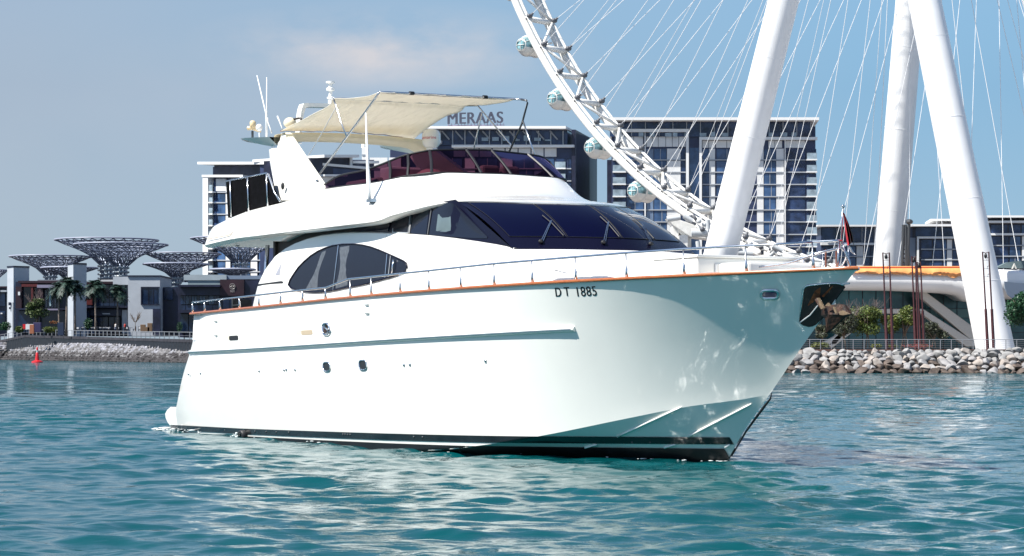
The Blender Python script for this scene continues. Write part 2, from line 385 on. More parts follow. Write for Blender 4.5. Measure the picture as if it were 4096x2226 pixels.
def strip(name, m, lo, hi, x0, x1, n=150, off=.013, both=True, parent=None, rowsn=16):
    b = MB()
    for s in ((-1, 1) if both else (-1,)):
        g = []
        for i in range(n+1):
            x = x0+(x1-x0)*i/n; zl, zh = lo(x), hi(x)
            g.append([hullpt(x, zl+(zh-zl)*j/rowsn, s, off) for j in range(rowsn+1)])
        b.grid(g, 0, flip=s > 0)
    return b.build(name, m, parent or yacht, smooth=True)
def zline(pts):
    q = []
    for u, v in pts:
        p = HIT(u, v, HB); q.append((p.x, p.z))
    return q
zt = zline([(720, 1705), (1394, 1730), (2100, 1746), (2700, 1750), (2950, 1750)])
zb = zline([(838, 1731), (1394, 1755), (2019, 1773), (2650, 1778), (2920, 1778)])
zw = zline([(838, 1737), (1394, 1765), (1976, 1788), (2600, 1793), (2915, 1795)])
def lin(q, x):
    a = np.polyfit([p[0] for p in q], [p[1] for p in q], 2); return float(np.polyval(a, x))
ZT = lambda x: lin(zt, x); ZB = lambda x: lin(zb, x); ZW = lambda x: min(lin(zw, x), lin(zb, x)-.045)
def stemx(z):
    a, b = -3, 3.5
    for _ in range(40):
        m = (a+b)/2
        if ZK(m) < z: a = m
        else: b = m
    return a
strip('boot_stripe', blackp, ZB, ZT, -17.98, stemx(ZB(.2))-.02)
strip('antifouling_band', foul, lambda x: max(ZK(x), -.5), ZW, -17.98, stemx(.10))
# spray strakes on the bow bottom
for a, b in (((2727, 1629), (2470, 1747)), ((3005, 1617), (2754, 1747)), ((2388, 1779), (2340, 1792)), ((2702, 1779), (2657, 1792)), ((2920, 1779), (2900, 1790))):
    pts = []
    for k in range(9):
        t = k/8; pts.append(HIT(a[0]+(b[0]-a[0])*t, a[1]+(b[1]-a[1])*t, HB, .02))
    MB().tube(pts, [.010]+[.02]*7+[.022], 8).build('spray_strake', gel, yacht, smooth=True)
# rub rail
def sweep(b, pts, nrm, sec, s=-1):
    rows = []
    for i, p in enumerate(pts):
        rows.append([(p[0]+nrm[i][0]*a, p[1]+nrm[i][1]*a, p[2]+h) for a, h in sec])
    b.grid(rows, 0, flip=s > 0); b.add(rows[0], [tuple(range(len(sec)))]); b.add(rows[-1], [tuple(range(len(sec)))[::-1]])
rr = zline([(760, 1410), (1100, 1388), (1400, 1370), (1700, 1352), (2000, 1333), (2290, 1316)])
RZ = lambda x: lin(rr, x)
xr1 = rr[-1][0]
for s in (-1, 1):
    b = MB(); pts = []; nr = []
    for i in range(61):
        x = -17.96+(xr1+17.96)*i/60; z = RZ(x); p = hullpt(x, z, s); q = hullpt(x+.05, z, s)
        d = Vector((q[0]-p[0], q[1]-p[1], 0)).normalized(); nr.append((s*-d.y, s*d.x)) ; pts.append(p)
        if i == 60: pts.append(tuple(Vector(p)+d*.06)); nr.append(nr[-1])
    sec = [(-.02, -.05), (.025, -.046), (.055, -.022), (.06, 0), (.05, .028), (.018, .05), (-.02, .054)]
    sweep(b, pts, nr, sec, s); b.build('rub_rail', gel, yacht, smooth=True, sharp=60)
    b = MB(); sweep(b, [(p[0], p[1], p[2]-.004) for p in pts[:-1]], nr[:-1], [(.056, -.010), (.066, -.008), (.066, .008), (.056, .010)], s)
    b.build('rub_strake_band', steel, yacht)
# teak capping rail
b = MB()
path = [(sx(x, ZD(x)), -BD(x), ZD(x)) for x in np.linspace(-18, 3.3, 70)]+[(sx(x, ZD(x)), -BD(x), ZD(x)) for x in (3.4, 3.46)]+[(3.52, 0, ZD(3.5))]
path = path+[(p[0], -p[1], p[2]) for p in path[-2::-1]]
nr = []
for i in range(len(path)):
    a_ = Vector(path[max(0, i-1)]); b_ = Vector(path[min(len(path)-1, i+1)]); d = b_-a_; d.z = 0; d.normalize(); nr.append((d.y, -d.x))
sec = [(-.09, .0), (.035, .0), (.05, .015), (.05, .04), (.035, .058), (-.08, .058), (-.09, .045)]
rows = [[(p[0]+n[0]*a, p[1]+n[1]*a, p[2]+h) for a, h in sec] for p, n in zip(path, nr)]
b.grid(rows, 0, closed=True); b.build('teak_capping', teak, yacht, smooth=True, sharp=50)
# deck
b = MB(); rows = []
for x in np.linspace(-17.6, 3.35, 60):
    z = ZD(x)-.22 if x > -9 else ZD(x)-.55
    if x > -9: z = ZD(x)-.22-.33*max(0, min(1, (-7-x)/2))
    w_ = max(.01, HB(x, z)-.06); rows.append([(x, w_*k/6, z+.03*(1-(k/6)**2)) for k in range(-6, 7)])
b.grid(rows); b.build('deck', gelm, yacht, smooth=True)
# transom corner / bulwark inside
b = MB()
for s in (-1, 1):
    rows = [[(sx(x, ZD(x)), s*max(0, BD(x)-.07), ZD(x)-.001), (sx(x, ZD(x)), s*max(0, HB(x, ZD(x)-.3)-.07), ZD(x)-.3), (sx(x, ZD(x)), s*max(0, HB(x, ZD(x)-.6)-.07), ZD(x)-.6)] for x in np.linspace(-18, 3.0, 60)]
    b.grid(rows, 0, flip=s < 0)
b.build('bulwark_lining', gelm, yacht, smooth=True)

# ---------------- guard rail
rail = [(769, 1211), (960, 1190), (1123, 1171), (1306, 1151), (1394, 1117), (1550, 1101), (1714, 1084), (1977, 1056), (2303, 1029), (2501, 1013), (2734, 997), (2900, 988), (3080, 979), (3249, 971)]
RB = lambda x, z: BD(x)-.03
rp = [HIT(u, v, RB) for u, v in rail]
bowp = Vector((3.15, 0, rp[-1].z+.03))
tip = crom([rp[-1], Vector((2.6, -.42, rp[-1].z+.01)), bowp], 5)[1:]
full = [p for p in rp]+tip
full = full+[Vector((p.x, -p.y, p.z)) for p in full[-2::-1]]
MB().tube(full, .021, 8).build('guard_rail', chrome, yacht, smooth=True)
def railz(x):
    return float(np.interp(x, [p.x for p in rp]+[3.15], [p.z for p in rp]+[bowp.z]))
st = [(771, 1261), (819, 1257), (880, 1251), (958, 1243), (1037, 1235), (1123, 1227), (1211, 1217), (1303, 1207), (1402, 1198), (1486, 1190), (1602, 1179), (1717, 1170), (1844, 1157), (1978, 1145), (2130, 1132), (2304, 1118), (2507, 1104), (2737, 1090), (2986, 1079), (3254, 1067)]
sm = None
for u, v in st:
    p = HIT(u, v, RB)
    for s in (-1, 1):
        b = MB(); z0 = ZD(p.x)+.05; z1 = railz(p.x)
        b.tube([(p.x, s*(BD(p.x)-.03), z0), (p.x-.01, s*(BD(p.x)-.03), z0+.16), (p.x-.02, s*(BD(p.x)-.03), z0+.18), (p.x-.03, s*(BD(p.x)-.03), z1)], [.034, .022, .015, .014], 6)
        b.build('stanchion', steel, yacht, smooth=True)
for s in (-1, 1):
    a = Vector((2.0, s*.80, ZD(2)+.12)); MB().tube(crom([a, Vector((2.5, s*.55, ZD(2.5)+.17)), Vector((2.9, s*.3, ZD(2.9)+.3)), Vector((3.12, s*.02, bowp.z-.12))], 5), .018, 8).build('pulpit_tube', steel, yacht, smooth=True)
for dy in (-.13, .13):
    MB().tube([(3.2, dy, ZD(3)+.05), (3.12, dy*.2, bowp.z)], .016, 8).build('stanchion', steel, yacht, smooth=True)

# ---------------- saloon / deckhouse
TP = [(1011, 1236, -2.5), (1020, 1185, -2.49), (1034, 1135, -2.48), (1060, 1080, -2.46), (1100, 1027, -2.44), (1140, 996, -2.43), (1180, 975, -2.42), (1230, 957, -2.40), (1280, 945, -2.38), (1340, 937, -2.365), (1400, 933, -2.35), (1475, 933, -2.32), (1551, 936, -2.3), (1632, 941, -2.26), (1714, 947, -2.22), (1810, 958, -2.17), (1901, 971, -2.12), (1980, 984, -2.08), (2052, 998, -2.05)]
T = [Q(*p) for p in TP]
Tz = cub([(p.x, p.z) for p in T]); Tb = cub([(p.x, -p.y) for p in T])
WB = [(T[-1].x, 2.05, T[-1].z), (-3.72, 1.6, 3.84), (-3.47, 1.05, 3.84), (-3.2, .5, 3.83), (-3.1, 0, 3.83)]       # windscreen foot
WTp = [(-6.26, 1.95, 4.86), (-5.72, 1.6, 4.84), (-5.2, 1.0, 4.81), (-4.78, .5, 4.79), (-4.62, 0, 4.78)]   # windscreen head
def houseb(x, z):                       # deckhouse side half-breadth
    t = (Tz(x)-z)/1.2; b_ = Tb(x)+.10*max(-.3, t)
    return b_
b = MB()
for s in (-1, 1):
    rows = []
    for p in T:
        zb_ = ZD(p.x)-.6
        rows.append([(p.x, s*houseb(p.x, zb_+(p.z-zb_)*j/10)+s*.05*math.sin(math.pi*j/10), zb_+(p.z-zb_)*j/10) for j in range(11)])
    b.grid(rows, 0, flip=s > 0)
    # rolled edge of the coaming and inner face
    rows = [[(p.x, s*(-p.y), p.z), (p.x+.01, s*(-p.y-.03), p.z+.025), (p.x+.02, s*(-p.y-.12), p.z+.02), (p.x+.03, s*(-p.y-.16), p.z-.1), (p.x+.03, s*(-p.y-.16), ZD(p.x)-.5)] for p in T]
    b.grid(rows, 0, flip=s > 0)
b.build('deckhouse_side', gel, yacht, smooth=True, sharp=45)
# coachroof ahead of the windscreen
def ring(front, zoff=0): return front
def mirror(h): return [Vector((p[0], -p[1], p[2])) for p in h]+[Vector(p) for p in h[-2::-1]]
fb = [(-3.93, 2.05, T[-1].z), (-3.72, 1.6, 3.84), (-3.47, 1.05, 3.84), (-3.2, .5, 3.83), (-3.1, 0, 3.83)]
r1 = [(-3.75, 2.13, 3.74), (-3.2, 1.75, 3.74), (-2.9, 1.15, 3.75), (-2.6, .6, 3.75), (-2.5, 0, 3.75)]
r2 = [(-3.1, 2.17, 3.55), (-2.0, 1.85, 3.53), (-1.5, 1.25, 3.55), (-1.2, .65, 3.56), (-1.1, 0, 3.56)]
r3 = [(-2.4, 2.14, 3.34), (-1.2, 1.86, 3.34), (-.7, 1.3, 3.36), (-.4, .7, 3.37), (-.3, 0, 3.37)]
r4 = [(-1.7, 2.02, 2.92), (-.5, 1.75, 2.92), (.1, 1.25, 2.92), (.4, .7, 2.92), (.5, 0, 2.92)]
rings = [crom(mirror(r), 4) for r in (fb, r1, r2, r3, r4)]
cols_ = [crom([r[i] for r in rings], 4) for i in range(len(rings[0]))]
b = MB(); b.grid(cols_); 
# side closing pieces between the deckhouse side and the coachroof ends
for s in (-1, 1):
    e = [Vector((c[0], s*c[1], c[2])) for c in [( -3.93, 2.05, T[-1].z), (-3.75, 2.13, 3.74), (-3.1, 2.17, 3.55), (-2.4, 2.14, 3.34), (-1.7, 2.02, 2.92)]]
    e = crom(e, 4); xl = T[-1].x; zb_ = ZD(xl)-.6; l = [Vector((xl, s*(houseb(xl, zb_+(T[-1].z-zb_)*(1-j/16))+.05*math.sin(math.pi*(1-j/16))), zb_+(T[-1].z-zb_)*(1-j/16))) for j in range(17)]
    b.grid([[l[j], e[j]] for j in range(17)])
b.build('coachroof', gelm, yacht, smooth=True, sharp=50, merge=True)
MB().tube([HIT(2275, 1043, lambda x, z: 2.1), HIT(2262, 1082, lambda x, z: 2.1), HIT(2130, 1074, lambda x, z: 2.15)], .008, 5).build('deck_seam', hgrey, yacht)
# foredeck locker (sunpad base)
pA = Q(2790, 1021, -1.15); zt_ = pA.z; xf = pA.x
b = MB(); zb0 = 2.95
xa = Q(2606, 1031, -1.15).x
b.box(xa, xf, -1.15, 1.0, zb0, zt_-.04)
b.build('foredeck_locker', gel, yacht, bevel=.03)
b = MB(); b.box(xa-.02, xf+.02, -1.17, 1.02, zt_-.04, zt_+.012); b.build('locker_lid', gel, yacht, bevel=.015)
b = MB(); b.box(xf+.002, xf+.025, -.8, .9, zb0+.1, zt_-.14); b.build('locker_panel', gelm, yacht, bevel=.008)
b = MB(); b.box(xf+.03, xf+.9, -.75, .8, zb0, zt_-.13); b.build('foredeck_seat', gel, yacht, bevel=.05)
for x_, y_, h_ in ((xf+.8, .95, .16), (xf+1.15, .9, .12)):
    MB().tube([(x_, y_, 3.05), (x_, y_, zt_+h_-.05)], .018, 6).build('foredeck_post', mat('wood_brown', (.16, .05, .03), .4), yacht)
# aft bulkhead and recess under the overhang
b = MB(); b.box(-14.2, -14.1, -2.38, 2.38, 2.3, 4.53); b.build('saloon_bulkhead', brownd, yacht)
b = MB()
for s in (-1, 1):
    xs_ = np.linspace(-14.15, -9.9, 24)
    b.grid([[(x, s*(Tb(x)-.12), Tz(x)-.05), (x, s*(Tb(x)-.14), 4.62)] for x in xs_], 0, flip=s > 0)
b.build('saloon_side_recess', brownd, yacht, smooth=True)  # shade beneath the overhang is put into this dark brown
# leaf-shaped saloon window
leaf = [(1153, 1140), (1160, 1120), (1174, 1098), (1192, 1072), (1214, 1049), (1240, 1026), (1271, 1006), (1300, 993), (1329, 984), (1370, 978), (1414, 977), (1450, 981), (1483, 989), (1516, 1001), (1546, 1014), (1580, 1029), (1612, 1044), (1625, 1054), (1628, 1070), (1621, 1089), (1590, 1100), (1557, 1111), (1515, 1122), (1471, 1134), (1430, 1143), (1386, 1151), (1350, 1159), (1317, 1165), (1288, 1169), (1260, 1171), (1222, 1168), (1186, 1161), (1163, 1152)]
hside = lambda x, z: houseb(x, z)+.05*math.sin(math.pi*min(1, max(0, (z-ZD(x)+.6)/(Tz(x)-ZD(x)+.6))))
def patch(pts, fn, off, name, m, parent=None, n=14, push=0, ribs=5):
    """closed outline traced on a curved side surface, filled with rows from centroid, standing proud by off"""
    P = [HIT(u, v, fn) for u, v in pts]; cx = sum(p.x for p in P)/len(P); cz = sum(p.z for p in P)/len(P)
    b = MB(); rows = []
    for k in range(ribs+1):
        t = max(.001, k/ribs); rows.append([])
        for p in P:
            x = cx+(p.x-cx)*t; z = cz+(p.z-cz)*t; rows[-1].append((x, -(fn(x, z)+off), z))
    b.grid(rows, 0, closed=True)
    rim = [(r[0], r[1]+off+.02, r[2]) for r in rows[-1]]; b.grid([rows[-1], rim], 0, closed=True)
    return b.build(name, m, parent or yacht, smooth=True, sharp=40), P
def scaled(pts, s, du=0, dv=0):
    cu_ = sum(p[0] for p in pts)/len(pts); cv_ = sum(p[1] for p in pts)/len(pts)
    return [(cu_+(p[0]-cu_)*s+du, cv_+(p[1]-cv_)*s+dv) for p in pts]
lw, _ = patch(leaf, hside, .012, 'saloon_window', dglass)
fr = [HIT(u, v, hside, .018) for u, v in leaf+leaf[:1]]
MB().tube(fr, .016, 6).build('window_frame', nframe, lw, smooth=True)
for a, b_, r_ in (((1354, 982), (1332, 1162), .014), ((1549, 1017), (1540, 1112), .013), ((1562, 1024), (1553, 1108), .008)):
    MB().tube([HIT(a[0]+(b_[0]-a[0])*t, a[1]+(b_[1]-a[1])*t, hside, .02) for t in (0, .25, .5, .75, 1)], r_, 6).build('window_mullion', paleg if r_ < .012 else steel, lw)
MB().tube([HIT(1573, 1040, hside, .05), HIT(1567, 1094, hside, .05)], .018, 8).build('door_handle', chrome, yacht, smooth=True)
# curtains seen through the leaf window
cur = mat('grey_curtain', (.075, .08, .09), .35, coat=.8, var=.3, scale=14)
patch([(1362, 990), (1400, 984), (1392, 1142), (1345, 1155)], hside, .0145, 'curtain', cur, lw)
patch([(1290, 1010), (1306, 1003), (1270, 1162), (1225, 1160)], hside, .0145, 'curtain', cur, lw)
# door outlines
for pts in ([(1547, 940), (1535, 985), (1533, 1010)], [(1618, 944), (1604, 985), (1600, 1035)], [(1592, 1103), (1586, 1125), (1587, 1178)], [(1518, 1124), (1517, 1184)]):
    MB().tube([HIT(u, v, hside, .001) for u, v in pts], .0055, 5).build('door_seam', hgrey, yacht)
# black side slot and grey triangular vent
patch([(1034, 1137), (1125, 1125), (1134, 1128), (1130, 1134), (1032, 1145)], hside, .008, 'side_slot', rubber)
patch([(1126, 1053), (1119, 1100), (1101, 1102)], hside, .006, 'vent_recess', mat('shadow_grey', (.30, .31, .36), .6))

# ---------------- glazing band and windscreen
SG = [(1375, 912), (1400, 901), (1452, 893), (1505, 882), (1563, 856), (1605, 843), (1650, 833), (1726, 815), (1800, 807)]
b = MB(); up = cub([(-14.2, 4.6), (-9.9, 4.62), (-8.6, 4.64), (-8.1, 4.75), (-7.5, 4.83), (-6.98, 4.88), (-6.2, 4.90)])
def bandb(x, z):                        # side glazing half-breadth
    z0 = Tz(x); t = (z-z0)/max(.15, 4.88-z0); return (Tb(x)-.035)+((2.02 if x > -8.6 else 2.16)-(Tb(x)-.035))*max(0, min(1, t))**1.0*.9
for s in (-1, 1):
    xs_ = list(np.linspace(-10.2, -6.2, 22)); rows = []
    for x in xs_: rows.append([(x, s*bandb(x, Tz(x)-.03+(up(x)-Tz(x)+.03)*j/6), Tz(x)-.03+(up(x)-Tz(x)+.03)*j/6) for j in range(7)])
    a0, a1 = Vector(T[-1]), Vector((-6.26, -1.95, 4.86))   # A pillar edge
    for k in range(1, 13):
        t = k/12; x = -6.2+(T[-1].x+6.2)*t; z0 = Tz(x)-.03; z1 = a1.z+(a0.z-a1.z)*t; y1 = -a1.y+(-a0.y+a1.y)*t; y0 = Tb(x)-.035
        rows.append([(x, s*(y0+(y1-y0)*j/6*min(1, 1)), z0+(z1-z0)*j/6) for j in range(7)])
    b.grid(rows, 0, flip=s > 0)
band = b.build('side_window_band', nframe, yacht, smooth=True)
def bandfn(x, z): 
    if x < -6.2: return bandb(x, z)
    t = (x+6.2)/(T[-1].x+6.2); z0 = Tz(x)-.03; z1 = 4.86+(T[-1].z-4.86)*t; y0 = Tb(x)-.035; y1 = 1.95+.1*t
    return y0+(y1-y0)*min(1, max(0, (z-z0)/max(.05, z1-z0)))
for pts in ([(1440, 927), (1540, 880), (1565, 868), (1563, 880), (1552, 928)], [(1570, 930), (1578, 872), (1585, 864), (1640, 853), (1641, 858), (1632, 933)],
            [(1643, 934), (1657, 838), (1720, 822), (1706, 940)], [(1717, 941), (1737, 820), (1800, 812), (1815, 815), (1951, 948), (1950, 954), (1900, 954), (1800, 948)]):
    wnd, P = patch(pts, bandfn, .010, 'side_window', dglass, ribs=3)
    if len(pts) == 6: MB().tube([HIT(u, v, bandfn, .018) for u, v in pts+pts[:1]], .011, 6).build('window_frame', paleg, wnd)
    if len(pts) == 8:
        patch([(1754, 858), (1828, 850), (1812, 932), (1746, 925)], bandfn, .0125, 'window_reflection', mat('reflection_grey_green', (.10, .135, .14), .3, coat=.5, var=.08), wnd, ribs=2)  # reflection on the side glass, painted as a paler grey-green panel
for a, b_ in (((1651, 835), (1637, 934)), ((1729, 818), (1711, 941))):
    MB().tube([HIT(a[0], a[1], bandfn, .014), HIT(b_[0], b_[1], bandfn, .014)], .02, 6).build('window_mullion', darkgrey, band)
# windscreen: three lights and wrap-round corners, on a dark frame
hw = crom(mirror(WTp), 8); fw = crom(mirror(WB), 8)
def wsp(s, t, off=0):                  # s along 0..1 starboard->port, t 0 head..1 foot
    f = s*(len(hw)-1); i = min(int(f), len(hw)-2); r_ = f-i
    a = hw[i].lerp(hw[i+1], r_); c = fw[i].lerp(fw[i+1], r_); p = a.lerp(c, t)
    nrm = Vector((.42+.0*s, (s-.5)*.5, .6)).normalized(); bul = .10*math.sin(math.pi*t)
    return p+nrm*(off+bul)
N = 64
b = MB(); b.grid([[wsp(i/N, j/10) for j in range(11)] for i in range(N+1)]); 
wsf = b.build('windscreen_frame', nframe, yacht, smooth=True)
cuts = [.035, .265, .5, .735, .965]
for k in range(4):
    s0, s1 = cuts[k]+.003, cuts[k+1]-.003; b = MB()
    rows = []
    for i in range(17):
        s_ = s0+(s1-s0)*i/16; rows.append([wsp(s_, .035+(.80-.035)*j/8, .012) for j in range(9)])
    b.grid(rows)
    ed = [r[0] for r in rows]+rows[-1][1:]+[r[-1] for r in rows[::-1]][1:]+rows[0][::-1][1:]
    gl = b.build('windscreen_pane', nglass, yacht, smooth=True)
    MB().tube(ed, .005, 5).build('pane_seal', rubber, gl)
for s_, s2_ in ((.15, .245), (.385, .475), (.66, .715)):          # wipers
    wr = empty('wiper'); wr.parent = yacht
    base = wsp(s_, .90, .04); head = wsp(s2_, .54, .06)
    for o_ in (0, .045):
        MB().tube([base+Vector((0, o_, 0)), head+Vector((0, o_*.4, 0))], .007, 6).build('wiper_arm', steel, wr)
    MB().ball(base, .05, .05, .04, 8, 6).build('wiper_motor', rubber, wr)
    MB().tube([wsp(s2_-.006, .40, .035), wsp(s2_, .58, .035), wsp(s2_+.006, .80, .035)], .013, 6).build('wiper_blade', rubber, wr)

# ---------------- flybridge moulding
R0 = [(-17.40, 2.62, 4.46), (-17.33, 2.75, 4.47), (-15.67, 2.77, 4.54), (-14.1, 2.76, 4.55), (-12.25, 2.72, 4.56), (-9.89, 2.66, 4.57), (-8.62, 2.56, 4.59), (-8.14, 2.46, 4.68), (-7.5, 2.28, 4.77), (-6.98, 2.14, 4.83), (-6.26, 1.97, 4.865), (-5.62, 1.57, 4.845), (-5.12, 1.02, 4.815), (-4.70, .5, 4.80), (-4.54, 0, 4.79)]
Rm = [(-17.46, 2.62, 4.60), (-17.40, 2.76, 4.62), (-15.65, 2.79, 4.74), (-14.0, 2.77, 4.80), (-12.2, 2.72, 4.83), (-9.95, 2.64, 4.82), (-8.75, 2.52, 4.83), (-8.3, 2.40, 4.86), (-7.8, 2.22, 4.90), (-7.25, 2.05, 4.93), (-6.55, 1.86, 4.94), (-6.0, 1.48, 4.93), (-5.6, .97, 4.91), (-5.25, .48, 4.90), (-5.12, 0, 4.89)]
R1 = [(-17.2, 2.5, 4.90), (-17.1, 2.6, 4.93), (-15.45, 2.58, 5.13), (-13.7, 2.52, 5.22), (-12.04, 2.42, 5.26), (-10.2, 2.38, 5.20), (-9.2, 2.30, 5.16), (-8.75, 2.2, 5.13), (-8.3, 2.06, 5.11), (-7.85, 1.88, 5.10), (-7.35, 1.66, 5.10), (-6.95, 1.35, 5.08), (-6.65, .90, 5.06), (-6.5, .45, 5.05), (-6.45, 0, 5.05)]
R2 = [(-17.0, 2.38, 4.92), (-16.9, 2.45, 4.95), (-15.4, 2.42, 5.15), (-13.6, 2.32, 5.27), (-12.25, 2.14, 5.47), (-10.6, 2.12, 5.47), (-9.6, 2.10, 5.455), (-9.05, 2.04, 5.48), (-8.7, 1.93, 5.51), (-8.4, 1.78, 5.54), (-8.05, 1.55, 5.56), (-7.85, 1.2, 5.57), (-7.78, .8, 5.57), (-7.74, .4, 5.575), (-7.73, 0, 5.58)]
for k_ in range(5): Rm[k_] = tuple(R0[k_][i]*.52+R1[k_][i]*.48+(.03 if i == 1 else 0) for i in range(3))
rings = [crom(mirror(r), 4) for r in (R0, Rm, R1, R2)]
cols_ = [crom([r[i] for r in rings], 5) for i in range(len(rings[0]))]
b = MB(); b.grid(cols_)
# stern closing face, lower lip
b.grid([cols_[0], cols_[-1]])
lip = [Vector((p.x*1.0+(.0), p.y*.985, p.z-.035)) for p in rings[0]]
b.grid([rings[0], lip])
b.grid([lip, [Vector((p.x-.05 if p.x > -8 else p.x, p.y*.94, p.z-.02)) for p in lip]])
b.build('flybridge_moulding', gel, yacht, smooth=True, sharp=48, merge=True)
b = MB(); rows = []
for p in R0[1:12]:
    rows.append([(p[0], y*(p[1]-.05), p[2]-.02+.04*(1-abs(y))) for y in np.linspace(-1, 1, 9)])
rows.insert(0, [(R0[0][0]-.10*(1-abs(y)**2), y*2.7, 4.45) for y in np.linspace(-1, 1, 9)])
b.grid(rows, 0, flip=True); b.build('overhang_soffit', gelm, yacht, smooth=True)
b = MB(); rows = []
for p in R2[1:]:
    rows.append([(p[0]-.05, y*(p[1]-.04), min(p[2], 5.1)-.12) for y in np.linspace(-1, 1, 5)])
b.grid(rows); b.build('flybridge_deck', gelm, yacht)
b = MB(); b.prism([Q(1034, 944, -2.6), Q(1044, 966, -2.5), Q(1120, 966, -2.5), Q(1185, 924, -2.6)], (0, .35, 0)); b.build('overhang_bracket', gelm, yacht, bevel=.02)
for u, v in ((893, 979), (950, 967)):
    q = Q(u, v, -2.2); MB().lathe([(0, -.012), (.05, -.012), (.05, .01)], (q.x, -2.2, 4.44), n=12).build('soffit_light', darkgrey, yacht)
flyb = lambda x, z: float(np.interp(z, [4.47, 4.62, 4.93], [2.75, 2.785, 2.6]))
for pts in ([(849, 918), (890, 909), (930, 901), (938, 903)], [(938, 903), (938, 912), (933, 926), (925, 936), (915, 941)], [(915, 941), (870, 950), (828, 957)]):
    MB().tube([HIT(u, v, flyb, .004) for u, v in pts], .009, 5).build('moulding_seam', mat('warm_seam', (.45, .34, .25), .6), yacht)
# flybridge wind deflector
FTh = [(-12.35, 2.12, 5.50), (-11.4, 2.08, 5.72), (-10.3, 2.03, 5.76), (-9.6, 1.95, 5.84), (-9.0, 1.78, 5.97), (-8.75, 1.55, 6.04), (-8.6, 1.24, 6.09), (-8.6, .6, 6.13), (-8.58, 0, 6.15)]
FBh = [(-12.25, 2.12, 5.48), (-11.0, 2.11, 5.48), (-10.0, 2.10, 5.46), (-9.3, 2.05, 5.47), (-8.75, 1.93, 5.52), (-8.3, 1.76, 5.545), (-7.98, 1.5, 5.57), (-7.82, .7, 5.58), (-7.78, 0, 5.585)]
ft = crom(mirror(FTh), 5); fb_ = crom(mirror(FBh), 5); nn = len(ft)
b = MB(); b.grid([[fb_[i].lerp(ft[i], j/4)+Vector((.04*math.sin(math.pi*j/4), 0, 0)) for j in range(5)] for i in range(nn)])
scr = b.build('wind_deflector', purple, yacht, smooth=True)
MB().tube(ft, .022, 6).build('deflector_top_frame', rubber, scr, smooth=True)
MB().tube(fb_, .022, 6).build('deflector_foot_frame', rubber, scr, smooth=True)
for i in (11, 17, 22, 29, 36, 41, 48, 58, 70, 80, 0):
    if i < nn: MB().tube([fb_[i], fb_[i].lerp(ft[i], .5)+Vector((.03, 0, 0)), ft[i]], .032, 6).build('deflector_post', rubber, scr)
# things behind the deflector
cov = mat('faded_pink_cover', (.62, .40, .36), .9, var=.12, scale=5, bump=.5, bscale=6)
rnd = random.Random(3)
b = MB(); rows = []
for i in range(15):
    y = -1.25+1.6*i/14; h = .62+.10*math.sin(i*.7)-.25*max(0, i-9)/5; rows.append([(-9.5+.0*i, y, 4.98), (-9.5, y, 5.0+h*.9), (-9.35, y, 5.05+h+rnd.uniform(-.02, .02)), (-9.05, y, 5.03+h), (-8.75+rnd.uniform(-.02, .02), y, 5.0+h*.72), (-8.62, y, 5.35), (-8.6, y, 4.98)])
b.grid(rows); b.add(rows[0], [tuple(range(7))]); b.add(rows[-1], [tuple(range(7))[::-1]]); b.build('console_cover', cov, yacht, smooth=True, sharp=60)
for y in (.75, 1.25):
    b = MB(); b.box(-9.9, -9.7, y-.22, y+.22, 5.0, 5.95); b.box(-9.9, -9.4, y-.22, y+.22, 5.2, 5.4); b.build('flybridge_seat', mat('seat_grey', (.28, .24, .23), .8), yacht, bevel=.06)
b = MB(); b.box(-11.6, -10.0, -1.85, -1.2, 4.98, 5.62); b.build('seat_cover', mat('seat_grey', (.28, .24, .23), .8), yacht, bevel=.08)
b = MB(); b.box(-10.2, -9.75, -1.7, -.9, 5.0, 5.83); b.build('white_locker', gel, yacht, bevel=.05)

# ---------------- radar arch
AO = [(1117, 808), (1098, 748), (1079, 651), (1075, 600), (1118, 562), (1125, 531), (1145, 537), (1214, 640), (1283, 742), (1284, 762), (1250, 793), (1180, 805)]
arch = empty('radar_arch'); arch.parent = yacht
for s in (-1, 1):
    outer = []; 
    for i, (u, v) in enumerate(AO):
        z = Q(u, v, -2.15).z; yy = 2.32-(z-5.2)*.30; q = Q(u, v, -yy); outer.append((q.x, s*yy, q.z))
    inner = [(p[0]+.02, p[1]-s*.13, p[2]) for p in outer]; n_ = len(outer)
    cx = sum(p[0] for p in outer)/n_; cz = sum(p[2] for p in outer)/n_
    chf = [(cx+(p[0]-cx)*.90, p[1]+s*.035, cz+(p[2]-cz)*.96) for p in outer]
    b = MB(); b.grid([chf, outer, inner], 0, closed=True); b.add(chf, [tuple(range(n_))]); b.add(inner, [tuple(range(n_))[::-1]])
    b.build('arch_leg', gel, arch, bevel=.02)
aT = Vector((-14.7, -1.9, 6.90))
xa0, xa1 = Q(1125, 548, -1.85).x, Q(1146, 545, -1.85).x
print('arch top', aT, xa0, xa1)
ys = np.linspace(-1.9, 1.9, 21); rows = []
for y in ys:
    cam_ = .16*(1-(y/1.9)**2); k = max(0, abs(y)-1.4)/.5; zz = aT.z+cam_*.4
    x0 = -15.25; x1 = -14.58
    rows.append([(x0, y, zz+.02), (x0+.05, y, zz+.05), (x1-.05, y, zz+.05), (x1, y, zz+.01), (x1, y, zz-.05-.05*k), (x1-.06, y, zz-.10-.22*k*k), (x0+.1, y, zz-.12-.22*k*k), (x0, y, zz-.08)])
b = MB(); b.grid(rows, 0, closed=True); b.build('arch_crossbeam', creamp, arch, smooth=True, sharp=50)
